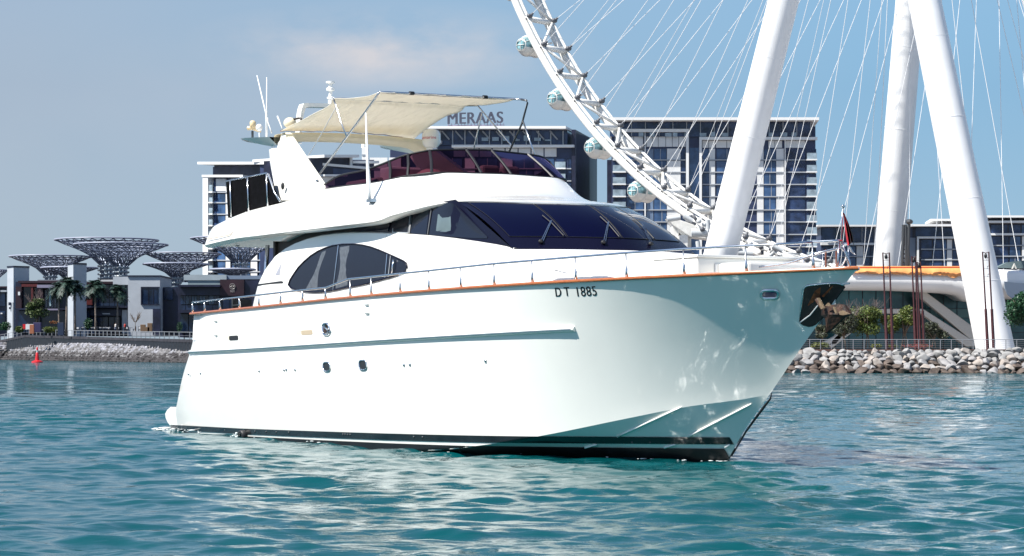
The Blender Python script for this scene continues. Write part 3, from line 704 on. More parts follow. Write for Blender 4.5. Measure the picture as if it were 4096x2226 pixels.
# wing platforms running aft from the arch
for s in (-1, 1):
    tipq = Q(970, 561, -1.85); z_ = tipq.z; b = MB(); rows = []
    for t, w1, dep in ((0, .02, .01), (.12, .16, .05), (.35, .24, .09), (.7, .27, .16), (1, .28, .22)):
        x = tipq.x+(-15.0-tipq.x)*t; y = s*1.85; zz = z_-.16*t; rows.append([(x, y-w1, zz+.03), (x, y+w1, zz+.03), (x, y+w1*.9, zz), (x, y, zz-dep), (x, y-w1*.9, zz)])
    b.grid(rows, 0, closed=True); b.add(rows[0], [(0, 1, 2, 3, 4)]); b.build('arch_wing', gel, arch, smooth=True, sharp=40, merge=True)
zf = Q(970, 561, -1.85).z+.03
def at(u, v, y=-1.85): return Q(u, v, y)
# whip aerials, lights, horns
for pts, r_ in (([(1065, 555), (1064, 455), (1028, 303)], [.022, .018, .011]), ([(1067, 555), (1067, 440), (1067, 310)], [.02, .018, .009])):
    MB().tube([at(*p) for p in pts], r_, 8).build('whip_aerial', gelm, arch, smooth=True)
for pts in ([(1130, 520), (1126, 508), (1118, 485), (1110, 466)], [(1086, 532), (1080, 512), (1072, 490), (1069, 472)]):
    MB().tube([at(*p) for p in pts], [.022, .014, .022, .022], 8).build('stub_aerial', paleg, arch, smooth=True)
b = MB(); p = at(1010, 552); b.tube([p, p+Vector((0, 0, .16))], .03, 8); b.build('horn_bracket', darkgrey, arch)
c_ = p+Vector((0, 0, .22)); b = MB(); b.lathe([(0, -.2), (.085, -.2), (.07, -.12), (.04, 0), (.05, .12), (.0, .14)], c_, (-.3, -.9, .05), 12); b.lathe([(0, -.02), (.07, 0), (.075, .12), (.05, .16), (0, .17)], c_+Vector((.02, 0, .02)), (0, 0, 1), 12); b.build('loud_hailer', creamplastic, arch, smooth=True)
p = at(1037, 552); b = MB(); b.tube([p, p+Vector((0, 0, .16))], .014, 8); b.ball(p+Vector((0, 0, .24)), .085, .085, .085, 12, 8); b.build('satellite_receiver', gelm, arch, smooth=True)
p = at(1160, 493, -1.4); b = MB(); b.ball(p, .17, .15, .13, 14, 8); b.build('searchlight', creamp, arch, smooth=True)
b = MB(); b.tube(crom([p+Vector((.08, .04, .08)), p+Vector((.36, .1, .08)), p+Vector((.38, .1, -.02)), p+Vector((.1, .04, -.06))], 4), .025, 6); b.build('searchlight_bracket', brownd, arch)
# radar hoop, masthead light, satellite dome
yh = -.75; hp = [at(1188, 520, yh), at(1192, 480, yh), at(1203, 425, yh), at(1216, 412, yh)]; zt2 = hp[-1].z
b = MB(); hoop = [(hp[0].x, yh, hp[0].z-.25), (hp[1].x, yh, hp[1].z), (hp[2].x, yh, hp[2].z), (hp[2].x+.06, yh+.12, zt2), (hp[2].x+.06, .2, zt2+.02), (hp[2].x+.06, .95, zt2), (hp[2].x, 1.05, hp[2].z), (hp[0].x, 1.08, hp[0].z-.25)]
hq = crom(hoop, 4); rows = [[(p.x-.13, p.y, p.z+.0), (p.x+.13, p.y, p.z), (p.x+.13, p.y*.93+.01, p.z-.09), (p.x-.13, p.y*.93+.01, p.z-.09)] for p in hq]
b.grid(rows, 0, closed=True); b.build('radar_hoop', gel, arch, smooth=True, sharp=40)
p = at(1322, 400, .1); b = MB(); b.lathe([(.06, -.5), (.06, 0), (.085, .02), (.085, .06), (.045, .08), (.045, .2), (.10, .22), (.10, .28), (.05, .3), (.05, .38), (.11, .40), (.11, .44), (0, .45)], p, n=14); b.build('masthead_light', gelm, arch, smooth=True, sharp=40)
p = at(1725, 590, 1.5); dm = MB().lathe([(0, 0), (.15, .0), (.2, .06), (.215, .12), (.215, .30), (.18, .38), (.10, .42), (0, .43)], p, n=20).build('satellite_dome', gel, arch, smooth=True, sharp=50)
vs, fs = textmesh('Raymarine', .105)
me_v = []
for x, y, z in vs:
    th = x/.2; me_v.append((p.x+.2185*math.sin(th+.55), p.y-.2185*math.cos(th+.55), p.z+.21+y-.03))
MB().add(me_v, fs).build('lettering', mat('red_lettering', (.6, .02, .05), .4), dm)
# fittings on the arch leg
q = at(1131, 745, -2.33); MB().ball(q, .05, .04, .085, 10, 6).build('side_light', rubber, arch)
for u, v in ((1268, 722),):
    q = at(u, v, -2.2); MB().box(q.x-.04, q.x+.04, q.y-.02, q.y+.02, q.z-.02, q.z+.015).build('pad_eye', steel, arch)

# ---------------- awning
aw = empty('awning'); aw.parent = yacht
A0s, A0p = Q(1122, 528, -1.85), None
zA = A0s.z+.02
M_s = Q(1334, 397, -1.85); M_p = Q(1868, 424, 1.85); F_s = Q(1516, 371, -1.85); F_p = Q(2060, 399, 1.85)
print('awning', A0s, M_s, M_p, F_s, F_p)
xA, xM, zM, xF, zF = A0s.x, (M_s.x+M_p.x)/2, (M_s.z+M_p.z)/2, (F_s.x+F_p.x)/2, (F_s.z+F_p.z)/2
rows = []
for j in range(31):
    y = -1.85+3.7*j/30; e = 1-(y/1.85)**2; q_ = j/30; xA = -14.99-.47*q_; zA = 7.02+.05*q_; xM = M_s.x+(M_p.x-M_s.x)*q_; zM = M_s.z+(M_p.z-M_s.z)*q_; xF = F_s.x+(F_p.x-F_s.x)*q_; zF = F_s.z+(F_p.z-F_s.z)*q_
    P = crom([(xA, y, zA+.08*e), (xA+.55*(xM-xA), y*(.985), zA+(zM-zA)*(.56+.10*(y/1.85))-.02*e), (xM-.25, y*.985, zM-.09), (xM, y, zM+.02*e), (xM+.5*(xF-xM), y*.985, (zM+zF)/2-.035), (xF-.1, y, zF+.0), (xF+.03, y, zF+.01*e)], 6)
    rows.append([Vector((p.x, p.y, p.z+.008*math.sin(j*1.7+i*.4)+.006*math.sin(j*.6+i*1.1))) for i, p in enumerate(P)])
b = MB(); b.grid(rows)
o = b.build('awning_cloth', canvas, aw, smooth=True); md = o.modifiers.new('thick', 'SOLIDIFY'); md.thickness = .012
MB().tube([rows[j][0] for j in range(31)], .02, 6).build('awning_rope', mat('dark_red_cord', (.12, .02, .015), .7), aw)
MB().tube([F_s.lerp(F_p, t)+Vector((0, 0, .012)) for t in np.linspace(0, 1, 9)]+[Q(2085, 398, 1.88), Q(2106, 403, 1.85)], .024, 8).build('awning_hoop', steel, aw, smooth=True)
for y in (-1.0, 1.0):
    MB().tube([F_s.lerp(F_p, (y+1.85)/3.7-.015)+Vector((0, 0, .02)), F_s.lerp(F_p, (y+1.85)/3.7+.015)+Vector((0, 0, .02))], .04, 8).build('hoop_clamp', rubber, aw)
MB().tube([M_s.lerp(M_p, t)+Vector((0, 0, .02)) for t in np.linspace(0, 1, 9)], .022, 8).build('awning_hoop', steel, aw, smooth=True)
def poles(pts, y, r_=.017, m=steel, name='awning_pole'):
    MB().tube([Q(u, v, y) for u, v in pts], r_, 8).build(name, m, aw, smooth=True)
poles([(2085, 399), (2106, 403), (2110, 412), (2088, 495), (2036, 610)], 1.85, .022, darkgrey)
poles([(1868, 424), (1912, 424), (1925, 440), (1980, 505), (2046, 582)], 1.85)
poles([(1929, 452), (1893, 602)], 1.8, .018)
poles([(2092, 485), (2118, 560), (2138, 622)], 1.8, .018)
poles([(1516, 371), (1500, 395), (1459, 452), (1360, 585), (1265, 715)], -1.9, .022)
poles([(1334, 397), (1345, 425), (1365, 490), (1386, 546)], -1.85, .018)
poles([(1343, 432), (1290, 530), (1222, 642)], -1.95, .009, paleg, 'awning_rope')
MB().tube([Q(1478, 800, -2.5), Q(1475, 742, -2.45), Q(1470, 650, -2.42), Q(1463, 452, -2.4)], [.04, .046, .032, .014], 10).build('vhf_aerial', gelm, yacht, smooth=True)
q = Q(1477, 800, -2.5); MB().box(q.x-.1, q.x+.12, -2.52, -2.4, q.z-.05, q.z+.02).build('aerial_foot', steel, yacht)

# ---------------- aft flybridge rail with black cloth
yb = -2.44
pt = [(904, 727), (1066, 694), (1078, 697)]; pb = [(912, 872), (1000, 846), (1117, 806)]
cl = MB(); a, b_, c, d, e = Q(904, 727, yb), Q(1066, 694, yb), Q(1119, 806, yb), Q(1000, 844, yb), Q(912, 872, yb)
for s in (1, -1):
    f = [Vector((p.x, p.y*s, p.z)) for p in (a, b_, c, d, e)]
    cl.prism(f, (0, s*.02, 0))
cl.prism([Vector((a.x, yb, a.z)), Vector((a.x, -yb, a.z)), Vector((e.x, -yb, e.z)), Vector((e.x, yb, e.z))], (.02, 0, 0))
rl = cl.build('rail_cloth', blackm, yacht)
MB().tube([(a.x, -yb, a.z), (a.x, yb, a.z), (b_.x, yb, b_.z), (b_.x+.1, yb, b_.z-.03), Q(1098, 770, yb), Q(1120, 806, yb)], .022, 8).build('rail_tube', steel, yacht, smooth=True)
for t, bt in (((921, 724), (925, 869)), ((990, 710), (995, 848)), ((1066, 695), (1071, 828))):
    MB().tube([Q(t[0], t[1], yb-.03), Q(bt[0], bt[1], yb-.03)], .022, 8).build('rail_post', steel, yacht, smooth=True)
# aft deck pole, chairs' arms and table
MB().tube([Q(1069, 982, -2.3), Q(1052, 1236, -2.3)], .04, 10).build('overhang_post', steel, yacht, smooth=True)
MB().tube([Q(1074, 982, -2.27), Q(1058, 1236, -2.27)], .03, 8).build('overhang_post', rubber, yacht)
for y, dx in ((-1.7, 0), (-1.0, .5)):
    q = Q(983, 1200, y); b = MB(); b.box(q.x-.25, q.x+.25, y-.25, y+.25, 2.7, 2.78); b.box(q.x-.27, q.x-.22, y-.25, y+.25, 2.75, 3.2)
    for i in (-1, 1):
        b.tube([(q.x-.22, y+i*.25, 2.25), (q.x-.22, y+i*.25, 3.05), (q.x+.25, y+i*.25, 3.05)], .018, 6); b.tube([(q.x+.22, y+i*.25, 2.25), (q.x+.22, y+i*.25, 3.05)], .018, 6)
    b.build('deck_chair', darkgrey, yacht)

# ---------------- hull fittings
def roundrect(cu_, cv_, w_, h_, r_, n=4, sk=0, skx=0):
    o = []
    for k, (sx_, sy_) in enumerate(((1, -1), (1, 1), (-1, 1), (-1, -1))):
        for i in range(n+1):
            t = math.pi/2*(k-1)+math.pi/2*i/n
            x = (w_/2-r_)*sx_+r_*math.cos(t); y = (h_/2-r_)*sy_+r_*math.sin(t); o.append((cu_+x+skx*y, cv_+y+sk*x))
    return o
def fitting(cu_, cv_, w_, h_, r_, name, ringm, innerm, rt=.016, sk=-.05, skx=.08, ringname='port_rim', parent=None):
    pts = roundrect(cu_, cv_, w_, h_, r_, sk=sk, skx=skx)
    o, P = patch(pts, HB, .006, name, innerm, parent or yacht, ribs=2)
    if ringm: MB().tube([HIT(u, v, HB, .012) for u, v in pts+pts[:1]], rt, 6).build(ringname, ringm, o, smooth=True)
    return o
pglass = mat('port_glass', (.01, .012, .014), .08, spec=.6)
fitting(1306, 1468, 27, 36, 11, 'porthole', chrome, pglass)
fitting(1451, 1461, 29, 38, 11, 'porthole', chrome, pglass)
fitting(3079, 1178, 68, 32, 15, 'bow_port', chrome, mat('navy_port_glass', (.02, .02, .11), .08), .028, -.02, 0)
o = fitting(1304, 1318, 26, 46, 12, 'fairlead', chrome, rust, .024)
MB().tube([HIT(1297, 1306, HB, .03), HIT(1315, 1322, HB, .05), HIT(1308, 1334, HB, .03)], .03, 8).build('fairlead_roller', chrome, o, smooth=True)
fitting(935, 1353, 36, 19, 5, 'scupper', None, rubber, sk=-.06)
patch([(896, 1348), (917, 1344), (916, 1362)], HB, .004, 'scupper_chamfer', creamp, ribs=2)
fitting(1228, 1331, 44, 19, 5, 'scupper', None, mat('beige_shade', (.42, .34, .24), .6), sk=-.06)
patch([(1182, 1322), (1204, 1322), (1204, 1340), (1184, 1338)], HB, .004, 'scupper_chamfer', creamp, ribs=2)
for u, v in ((866, 1283), (867, 1340), (1470, 1217), (1472, 1251)):
    q = HIT(u, v, HB); MB().tube([(q.x-.08, q.y-.01, q.z), (q.x+.07, q.y-.01, q.z)], .034, 8).build('gate_hinge', gelm, yacht, smooth=True)
for pts in ([(868, 1275), (867, 1370), (832, 1369)], [(1473, 1215), (1472, 1275), (1420, 1279)]):
    MB().tube([HIT(u, v, HB, .0) for u, v in pts], .005, 4).build('gate_seam', hgrey, yacht)
for u, v in ((755, 1497), (803, 1494), (1037, 1484), (1137, 1480), (1146, 1479), (1181, 1479), (1616, 1460), (1640, 1459), (1942, 1444)):
    q = HIT(u, v, HB); MB().lathe([(.0, .02), (.03, .015), (.032, 0)], q, (0, -1, 0), 8).build('drain_outlet', steel, yacht, smooth=True)
for u, v in ((770, 1718), (825, 1716), (850, 1720), (900, 1722), (1020, 1727), (1065, 1728), (1105, 1730), (1155, 1731), (1372, 1739), (1381, 1739), (1391, 1740), (1401, 1740), (1655, 1749), (1690, 1750), (2528, 1770), (2600, 1770)):
    q = HIT(u, v, HB, .012); MB().lathe([(.0, .012), (.022, .01), (.024, 0)], q, (0, -1, 0), 8).build('skin_fitting', darkgrey, yacht, smooth=True)
# exhaust with discharge splash
q = HIT(982, 1742, HB); b = MB(); b.lathe([(.10, -.1), (.13, 0), (.14, .12), (.11, .14), (.07, .14), (.06, .0)], q, (.1, -1, -.15), 14); b.build('exhaust_outlet', rubber, yacht, smooth=True)
# registration letters
def hull_text(s, cu_, cv_, h, slope, spacing=1.0, sx_=1.0, extra=.0):
    vs, fs = textmesh(s, h, offset=0, spacing=spacing); q = HIT(cu_, cv_, HB); out_ = []
    x_ = q.x; yp = None
    for x, y, z in vs:
        X_ = q.x+x*sx_*.95+extra+(y-h*.35)*.22; Z_ = q.z+(y-h*.35)+x*slope; out_.append((X_, -(HB(X_, Z_)+.005), Z_))
    return out_, fs
b = MB()
for ex in (-.005, .005): vv, ff = hull_text('DT', 2249, 1168, .225, .02, 1.6, 1.0, extra=ex); b.add([(p[0], p[1]-ex*.2, p[2]) for p in vv], ff); b.build('registration_letters', letter, yacht); b = MB()
for ex in (-.004, .004): vv, ff = hull_text('1885', 2344, 1166, .235, .02, 1.08, 1.03, extra=ex); b.add([(p[0], p[1]-ex*.2, p[2]) for p in vv], ff)
b.build('registration_digits', letter, yacht)
# anchor pocket and anchor
pocket = [(3214, 1157), (3221, 1148), (3232, 1143), (3275, 1138), (3321, 1134), (3345, 1134), (3362, 1137), (3372, 1142), (3378, 1150), (3352, 1185), (3322, 1228), (3296, 1264), (3275, 1290), (3264, 1300), (3250, 1307), (3236, 1309), (3214, 1303), (3198, 1292), (3200, 1268), (3206, 1215)]
HBs = lambda x, z: HB(min(x, 3.49), z)
po, P = patch(pocket, HBs, .010, 'anchor_pocket', foul, ribs=6)
MB().tube([HIT(u, v, HBs, .012) for u, v in pocket[-2:]+pocket[:8]], .014, 6).build('pocket_rim', chrome, po, smooth=True)
for pts in ([(3232, 1225), (3262, 1165), (3285, 1150), (3282, 1190), (3262, 1205)], [(3290, 1185), (3330, 1145), (3336, 1143), (3320, 1165), (3296, 1190)]):
    patch(pts, HBs, .014, 'rust_stain', mat('rust_orange', (.20, .05, .012), .6, var=.6, scale=14), po, ribs=2)
an = empty('anchor'); an.parent = yacht
P0 = HIT(3270, 1200, HBs, .06); P1 = HIT(3292, 1236, HBs, .22)
MB().tube([P0, P1], [.05, .045], 6).build('anchor_shank', rust, an)
MB().tube([HIT(3198, 1292, HBs, .03), HIT(3240, 1262, HBs, .08), HIT(3274, 1220, HBs, .1)], .011, 6).build('anchor_lashing', paleg, an)
yq = -.30
fl = [Q(u, v, yq) for u, v in ((3286, 1232), (3318, 1222), (3352, 1216), (3378, 1222), (3390, 1242), (3400, 1258), (3372, 1272), (3350, 1292), (3330, 1312), (3301, 1334), (3304, 1300), (3300, 1275), (3284, 1262))]
b = MB(); cx = sum((p for p in fl), Vector())/len(fl)
b.prism(fl, (0.0, .05, 0)); ridge = cx+Vector((.0, -.10, .02)); b.add(fl+[ridge], [(i, (i+1) % len(fl), len(fl)) for i in range(len(fl))])
b.build('anchor_fluke', rust, an)
light_r = mat('worn_galvanised', (.20, .14, .085), .5, .2, var=.3, scale=20)
for pts in ([(3354, 1248), (3368, 1243), (3397, 1257), (3372, 1262), (3358, 1260)], [(3330, 1228), (3338, 1230), (3347, 1254), (3341, 1256)], [(3268, 1194), (3274, 1192), (3296, 1234), (3284, 1238)], [(3300, 1224), (3311, 1212), (3320, 1226)]):
    f = [Q(u, v, yq-.16) for u, v in pts]; MB().prism(f, (0, .03, 0)).build('anchor_edge', light_r, an)
# bow eye strip along the stem
MB().tube([(1.25, .02, 1.24), (1.20, .03, 1.14), (1.02, .03, 1.00), (.5, .03, .56), (.1, .02, .12)], [.008, .016, .024, .018, .010], 8).build('stem_guard', rubber, yacht, smooth=True)
# ensign staff and flag
fp0, fp1 = Q(3407, 1010, 0), Q(3372, 826, 0)
fp0 = Vector((3.12, 0, bowp.z-.1)); 
fg = empty('flagstaff'); fg.parent = yacht
MB().tube([fp0, fp1], .014, 8).build('staff_tube', steel, fg, smooth=True); MB().ball(fp1, .035, .035, .03, 10, 6).build('staff_finial', chrome, fg, smooth=True)
b = MB(); top = Q(3374, 848, 0); rows = []
fm = [mat('flag_red', (.45, .01, .02), .8), mat('flag_black', (.01, .01, .012), .8), mat('flag_white', (.7, .7, .72), .8), mat('flag_green', (.01, .16, .05), .8)]
LE = [(3373, 850), (3378, 900), (3384, 950), (3390, 985)]; RE = [(3378, 856), (3395, 895), (3411, 945), (3414, 965)]
ns = 14
for i in range(ns+1):
    t = i/ns; u0 = np.interp(t*3, range(4), [p[0] for p in LE]); v0 = np.interp(t*3, range(4), [p[1] for p in LE]); u1 = np.interp(t*3, range(4), [p[0] for p in RE]); v1 = np.interp(t*3, range(4), [p[1] for p in RE])
    rows.append([Q(u0+(u1-u0)*k/8, v0+(v1-v0)*k/8, .07*math.sin(k*1.9+t*2)) for k in range(9)])
for k in range(8):
    b.grid([[r[k], r[k+1]] for r in rows], 0 if k in (0, 1) else 1 if k < 5 else 0 if k == 5 else 1)
b.grid([[Q(3390+k*3, 985+k, .05*math.sin(k*1.5)), Q(3402+k*3, 1008+k, .05*math.sin(k*1.5+1)), Q(3416+k*1.2, 1020, .04)] for k in range(6)], 2)
b.grid([[Q(3411, 965, 0), Q(3418, 1000, .03)], [Q(3414, 966, .04), Q(3421, 1018, .05)]], 1)
b.build('flag', fm, fg, smooth=True, sharp=60)

# ================================================================ BACKGROUND: materials
wht = mat('white_painted_steel', (.80, .80, .80), .4, var=.03, scale=.3)
wht2 = mat('white_steel_weathered', (.74, .73, .70), .45, var=.08, scale=1.5)
cab = mat('white_cable', (.78, .78, .78), .5)
gpanel = mat('white_facade_panel', (.70, .70, .69), .5, var=.05, scale=.4)
gband = mat('pale_roof_band', (.76, .76, .75), .5)
gwall = mat('blue_grey_cladding', (.030, .042, .095), .4, var=.2, scale=.3)
gglass = mat('blue_hotel_glass', (.04, .085, .18), .12, spec=.6, var=.55, scale=.22)
gglass2 = mat('dark_hotel_glass', (.022, .040, .095), .12, spec=.5, var=.6, scale=.35)
curt = mat('curtained_glass', (.16, .22, .32), .25, var=.35, scale=1.2, stretch=(3, 3, .2))
gfrost = mat('balcony_glass', (.26, .33, .38), .25, var=.3, scale=.6)
gmull = mat('grey_mullion', (.36, .38, .41), .4)
gdark = mat('dark_navy_cladding', (.012, .014, .035), .4, var=.4, scale=.5)
lett = mat('grey_sign_letters', (.05, .055, .085), .5)
lattice = mat('galvanised_lattice', (.15, .18, .25), .4, .3)
render_w = mat('pale_grey_render', (.40, .43, .47), .7, var=.05, scale=.5)
render_g = mat('grey_concrete_panel', (.30, .35, .38), .7, var=.08, scale=.3)
maroon = mat('maroon_cladding', (.022, .006, .012), .5, var=.3, scale=.6)
redcl = mat('red_cladding', (.09, .010, .010), .5, var=.2)
shopg = mat('shop_glass', (.008, .018, .045), .1, spec=.55, var=.6, scale=.5)
shopl = mat('lit_blinds', (.10, .13, .16), .4, var=.8, scale=2, stretch=(4, 4, .3))
timber = mat('dark_timber', (.028, .026, .034), .7, var=.4, scale=1)
paving = mat('promenade_paving', (.22, .20, .19), .8, var=.1, scale=.3)
trunkm = mat('tree_bark', (.16, .12, .09), .9, var=.4, scale=3)
palmtrunk = mat('palm_trunk', (.20, .155, .13), .9, var=.4, scale=4)
leafp = mat('palm_leaf', (.012, .036, .026), .6, var=.5, scale=1.5)
leafo = mat('olive_leaf', (.085, .115, .03), .6, var=.5, scale=2, col2=(.04, .07, .02))
leafg = mat('green_leaf', (.045, .085, .018), .6, col2=(.12, .14, .02), scale=1.4)
leafy = mat('yellow_green_leaf', (.14, .15, .02), .6, col2=(.06, .09, .015), scale=2)
leafd = mat('dark_green_leaf', (.012, .055, .022), .5, col2=(.02, .085, .03), scale=2)
leafx = mat('grey_olive_leaf', (.04, .045, .035), .6, col2=(.06, .075, .03), scale=2)
postm = mat('oxide_red_post', (.055, .014, .017), .5, var=.2)
orange = mat('orange_tarpaulin', (.72, .31, .10), .75, var=.10, scale=.6, bump=.6, bscale=.5)
tglass = mat('teal_terminal_glass', (.04, .13, .145), .12, spec=.6, var=.6, scale=.12)
tglass2 = mat('pale_teal_glass', (.07, .15, .15), .15, spec=.6, var=.4, scale=.2)
concr = mat('pale_beam_concrete', (.52, .50, .46), .6, var=.05)
thing_counts = {}

# ================================================================ GROUND AND QUAYS
SH = [(-330, 545), (-114, 480), (-84, 415), (-55, 357), (-36, 300), (-22, 245), (-8, 208), (8, 191), (20, 188.4), (60, 188.2), (120, 188.2), (260, 188)]
def shz(X): return float(np.interp(X, [-330, -114, -55, -22, 8, 260], [3.9, 3.75, 2.9, 2.3, 2.06, 2.06]))
def shnorm(i):
    a = Vector((*SH[max(0, i-1)], 0)); b = Vector((*SH[min(len(SH)-1, i+1)], 0)); d = (b-a).normalized(); return Vector((-d.y, d.x, 0))
b = MB(); rows = []
for i, (x, y) in enumerate(SH):
    n_ = shnorm(i); z = shz(x); rows.append([(x, y, -1.2), (x+n_.x*.2, y+n_.y*.2, -.3), (x+n_.x*4.0, y+n_.y*4.0, z-.45), (x+n_.x*4.3, y+n_.y*4.3, z-.02)])
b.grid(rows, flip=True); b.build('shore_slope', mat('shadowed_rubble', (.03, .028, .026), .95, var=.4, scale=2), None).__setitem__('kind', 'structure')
b = MB(); rows = []
for i, (x, y) in enumerate(SH):
    n_ = shnorm(i); z = shz(x)-.02; rows.append([(x+n_.x*4.3, y+n_.y*4.3, z), (x+n_.x*30, y+n_.y*30, z), (x*1.6, 1200, z), (x*4, 6000, z)])
b.grid(rows, flip=True); b.build('ground', paving, None).__setitem__('kind', 'structure')

# rocks ----------------------------------------------------------
def rockmesh(name, seed, sub, m):
    rnd = random.Random(seed); bmh = bmesh.new(); bmesh.ops.create_icosphere(bmh, subdivisions=sub, radius=1)
    pl = [(Vector((rnd.uniform(-1, 1), rnd.uniform(-1, 1), rnd.uniform(-1, 1))).normalized(), rnd.uniform(.42, .66)) for _ in range(10)]
    for v in bmh.verts:
        for n_, d in pl:
            e = v.co.dot(n_)
            if e > d: v.co -= n_*(e-d)*.92
        v.co += Vector((rnd.uniform(-1, 1), rnd.uniform(-1, 1), rnd.uniform(-1, 1)))*.018
    me = bpy.data.meshes.new(name); bmh.to_mesh(me); bmh.free(); me.materials.append(m)
    me.polygons.foreach_set('use_smooth', [True]*len(me.polygons)); me.set_sharp_from_angle(angle=R(26)); return me
rk_p = mat('pale_boulder', (.33, .325, .32), .9, col2=(.21, .205, .20), scale=1.1, bump=.7, bscale=3)
rk_t = mat('tan_boulder', (.28, .24, .21), .9, col2=(.38, .34, .31), scale=1.2, bump=.7, bscale=3)
rk_g = mat('grey_boulder', (.22, .21, .21), .9, col2=(.34, .33, .33), scale=1.1, bump=.7, bscale=3)
rk_d = mat('wet_dark_boulder', (.05, .036, .030), .75, col2=(.14, .105, .085), scale=.9, bump=.7, bscale=3)
pools = {}
for key, m, lab in (('p', rk_p, 'pale'), ('t', rk_t, 'tan'), ('g', rk_g, 'grey'), ('d', rk_d, 'dark')):
    pools[key] = [rockmesh('boulder', 40+i*7+ord(key), 3, m) for i in range(5)]
rnd = random.Random(11)
RL = {('top', 'p'): 'pale boulder along the top of the sea wall right of the bow', ('mid', 'p'): 'pale boulder halfway down the sea wall right of the bow', ('low', 'p'): 'pale boulder low on the sea wall right of the bow',
      ('top', 't'): 'tan boulder along the top of the sea wall right of the bow', ('mid', 't'): 'tan boulder halfway down the sea wall right of the bow', ('low', 't'): 'tan boulder low on the sea wall right of the bow',
      ('top', 'g'): 'grey boulder along the top of the sea wall right of the bow', ('mid', 'g'): 'grey boulder halfway down the sea wall right of the bow', ('low', 'g'): 'grey boulder low on the sea wall right of the bow',
      ('mid', 'd'): 'dark boulder halfway down the sea wall right of the bow', ('low', 'd'): 'dark wet boulder at the waterline of the sea wall right of the bow'}
nrk = 0
for row, (tz, depth) in enumerate(((-.02, .15), (.20, .75), (.42, 1.45), (.63, 2.15), (.80, 2.8), (.97, 3.5))):
    x = 17.0+rnd.uniform(0, .5)
    while x < 52 and nrk < 296:
        w_ = rnd.uniform(.38, .76); h_ = w_*rnd.uniform(.6, .85)
        ylo = float(np.interp(x, [p[0] for p in SH], [p[1] for p in SH]))
        if row <= 1: key = rnd.choice('dddgd') if row == 0 else rnd.choice('ddgtd')
        elif row == 2: key = rnd.choice('gtdgtpd')
        elif row == 3: key = rnd.choice('ppgtp')
        else: key = rnd.choice('ppppgt')
        lv = 'low' if row < 2 else 'mid' if row < 4 else 'top'
        me = rnd.choice(pools[key]); o = bpy.data.objects.new('boulder', me); C.objects.link(o); nrk += 1
        o.location = (x+w_*.8, ylo+depth+rnd.uniform(-.1, .15), .12+tz*1.72+rnd.uniform(-.08, .08))
        o.scale = (w_, w_*rnd.uniform(.8, 1), h_); o.rotation_euler = (rnd.uniform(-.35, .35), rnd.uniform(-.4, .4), rnd.uniform(0, 6.28))
        tag(o, RL.get((lv, key), RL[('mid', key)]), 'boulder', 'boulders of the sea wall right of the bow: '+{'p': 'pale', 't': 'tan', 'g': 'grey', 'd': 'dark'}[key]+' ones '+{'top': 'at the top', 'mid': 'in the middle', 'low': 'at the foot'}[lv])
        x += w_*1.22
# left riprap, uncountable
b = MB(); rnd = random.Random(8)
ico = []
for sd in range(6):
    bmh = bmesh.new(); bmesh.ops.create_icosphere(bmh, subdivisions=1, radius=1); r2 = random.Random(sd)
    for v in bmh.verts: v.co *= r2.uniform(.7, 1.15)
    ico.append(([v.co.copy() for v in bmh.verts], [tuple(x.index for x in f.verts) for f in bmh.faces])); bmh.free()
segs = [(SH[i], SH[i+1]) for i in range(0, 8)]
for (a, c_) in segs:
    a = Vector((*a, 0)); c_ = Vector((*c_, 0)); d = c_-a; L_ = d.length; d.normalize(); n_ = Vector((-d.y, d.x, 0)); 
    if a.x < -200: a = c_-d*60; L_ = 60
    k = 0; step = .62 if a.x < -50 else .8
    while k < L_:
        for row in range(8):
            t = row/7; p = a+d*(k+rnd.uniform(-.3, .3))+n_*(.1+3.9*t); zt_ = shz(p.x)
            r_ = rnd.uniform(.42, .74); vs, fs = rnd.choice(ico); M = Matrix.Rotation(rnd.uniform(0, 6), 3, Vector((rnd.uniform(-1, 1), rnd.uniform(-1, 1), 1)).normalized())
            wv = [p+Vector((0, 0, .05+t*(zt_-.25)))+Vector(((M@v).x*r_, (M@v).y*r_, (M@v).z*r_*.75)) for v in vs]
            mi = rnd.choice((0, 0, 1)) if t > .82 else (rnd.choice((0, 1, 1)) if t > .5 else rnd.choice((1, 2, 2)) if t > .25 else 2)
            b.add(wv, fs, mi)
        k += step
tag(b.build('rubble_slope', [mat('pale_rubble', (.25, .25, .28), .9, var=.25, scale=1), mat('grey_rubble', (.15, .145, .15), .9, var=.4, scale=1), mat('dark_rubble', (.04, .036, .038), .9, var=.4, scale=1)], None), 'long rubble slope of grey and dark stones below the left promenade', 'rubble', kind='stuff')

# left raised promenade: retaining wall with pilasters, deck
pt_ = [W(-400, 1385, 548), W(0, 1362, 489), W(100, 1341, 471), W(320, 1347, 432), W(735, 1358, 364), W(1200, 1368, 312)]
b = MB(); rows = []
for p in pt_: rows.append([(p.x, p.y, 1.5), (p.x, p.y, p.z-.5), (p.x, p.y-.45, p.z-.5), (p.x, p.y-.45, p.z), (p.x, p.y+4, p.z+.02), (p.x*1.15, p.y+260, p.z+.02)])
b.grid(rows, flip=True); b.build('promenade_deck', timber, None).__setitem__('kind', 'structure')
b = MB()
for i in range(1, 5):
    p, q = pt_[i], pt_[i+1]; n_ = int((q-p).length/1.9)
    for k in range(n_):
        r_ = p.lerp(q, (k+.5)/n_); b.box(r_.x-.35, r_.x+.35, r_.y-.32, r_.y+.02, 1.5, r_.z-.52)
tag(b.build('quay_wall', mat('quay_pilaster', (.035, .045, .06), .8, var=.2), None), 'dark quay wall with close set pilasters under the left promenade', 'wall')

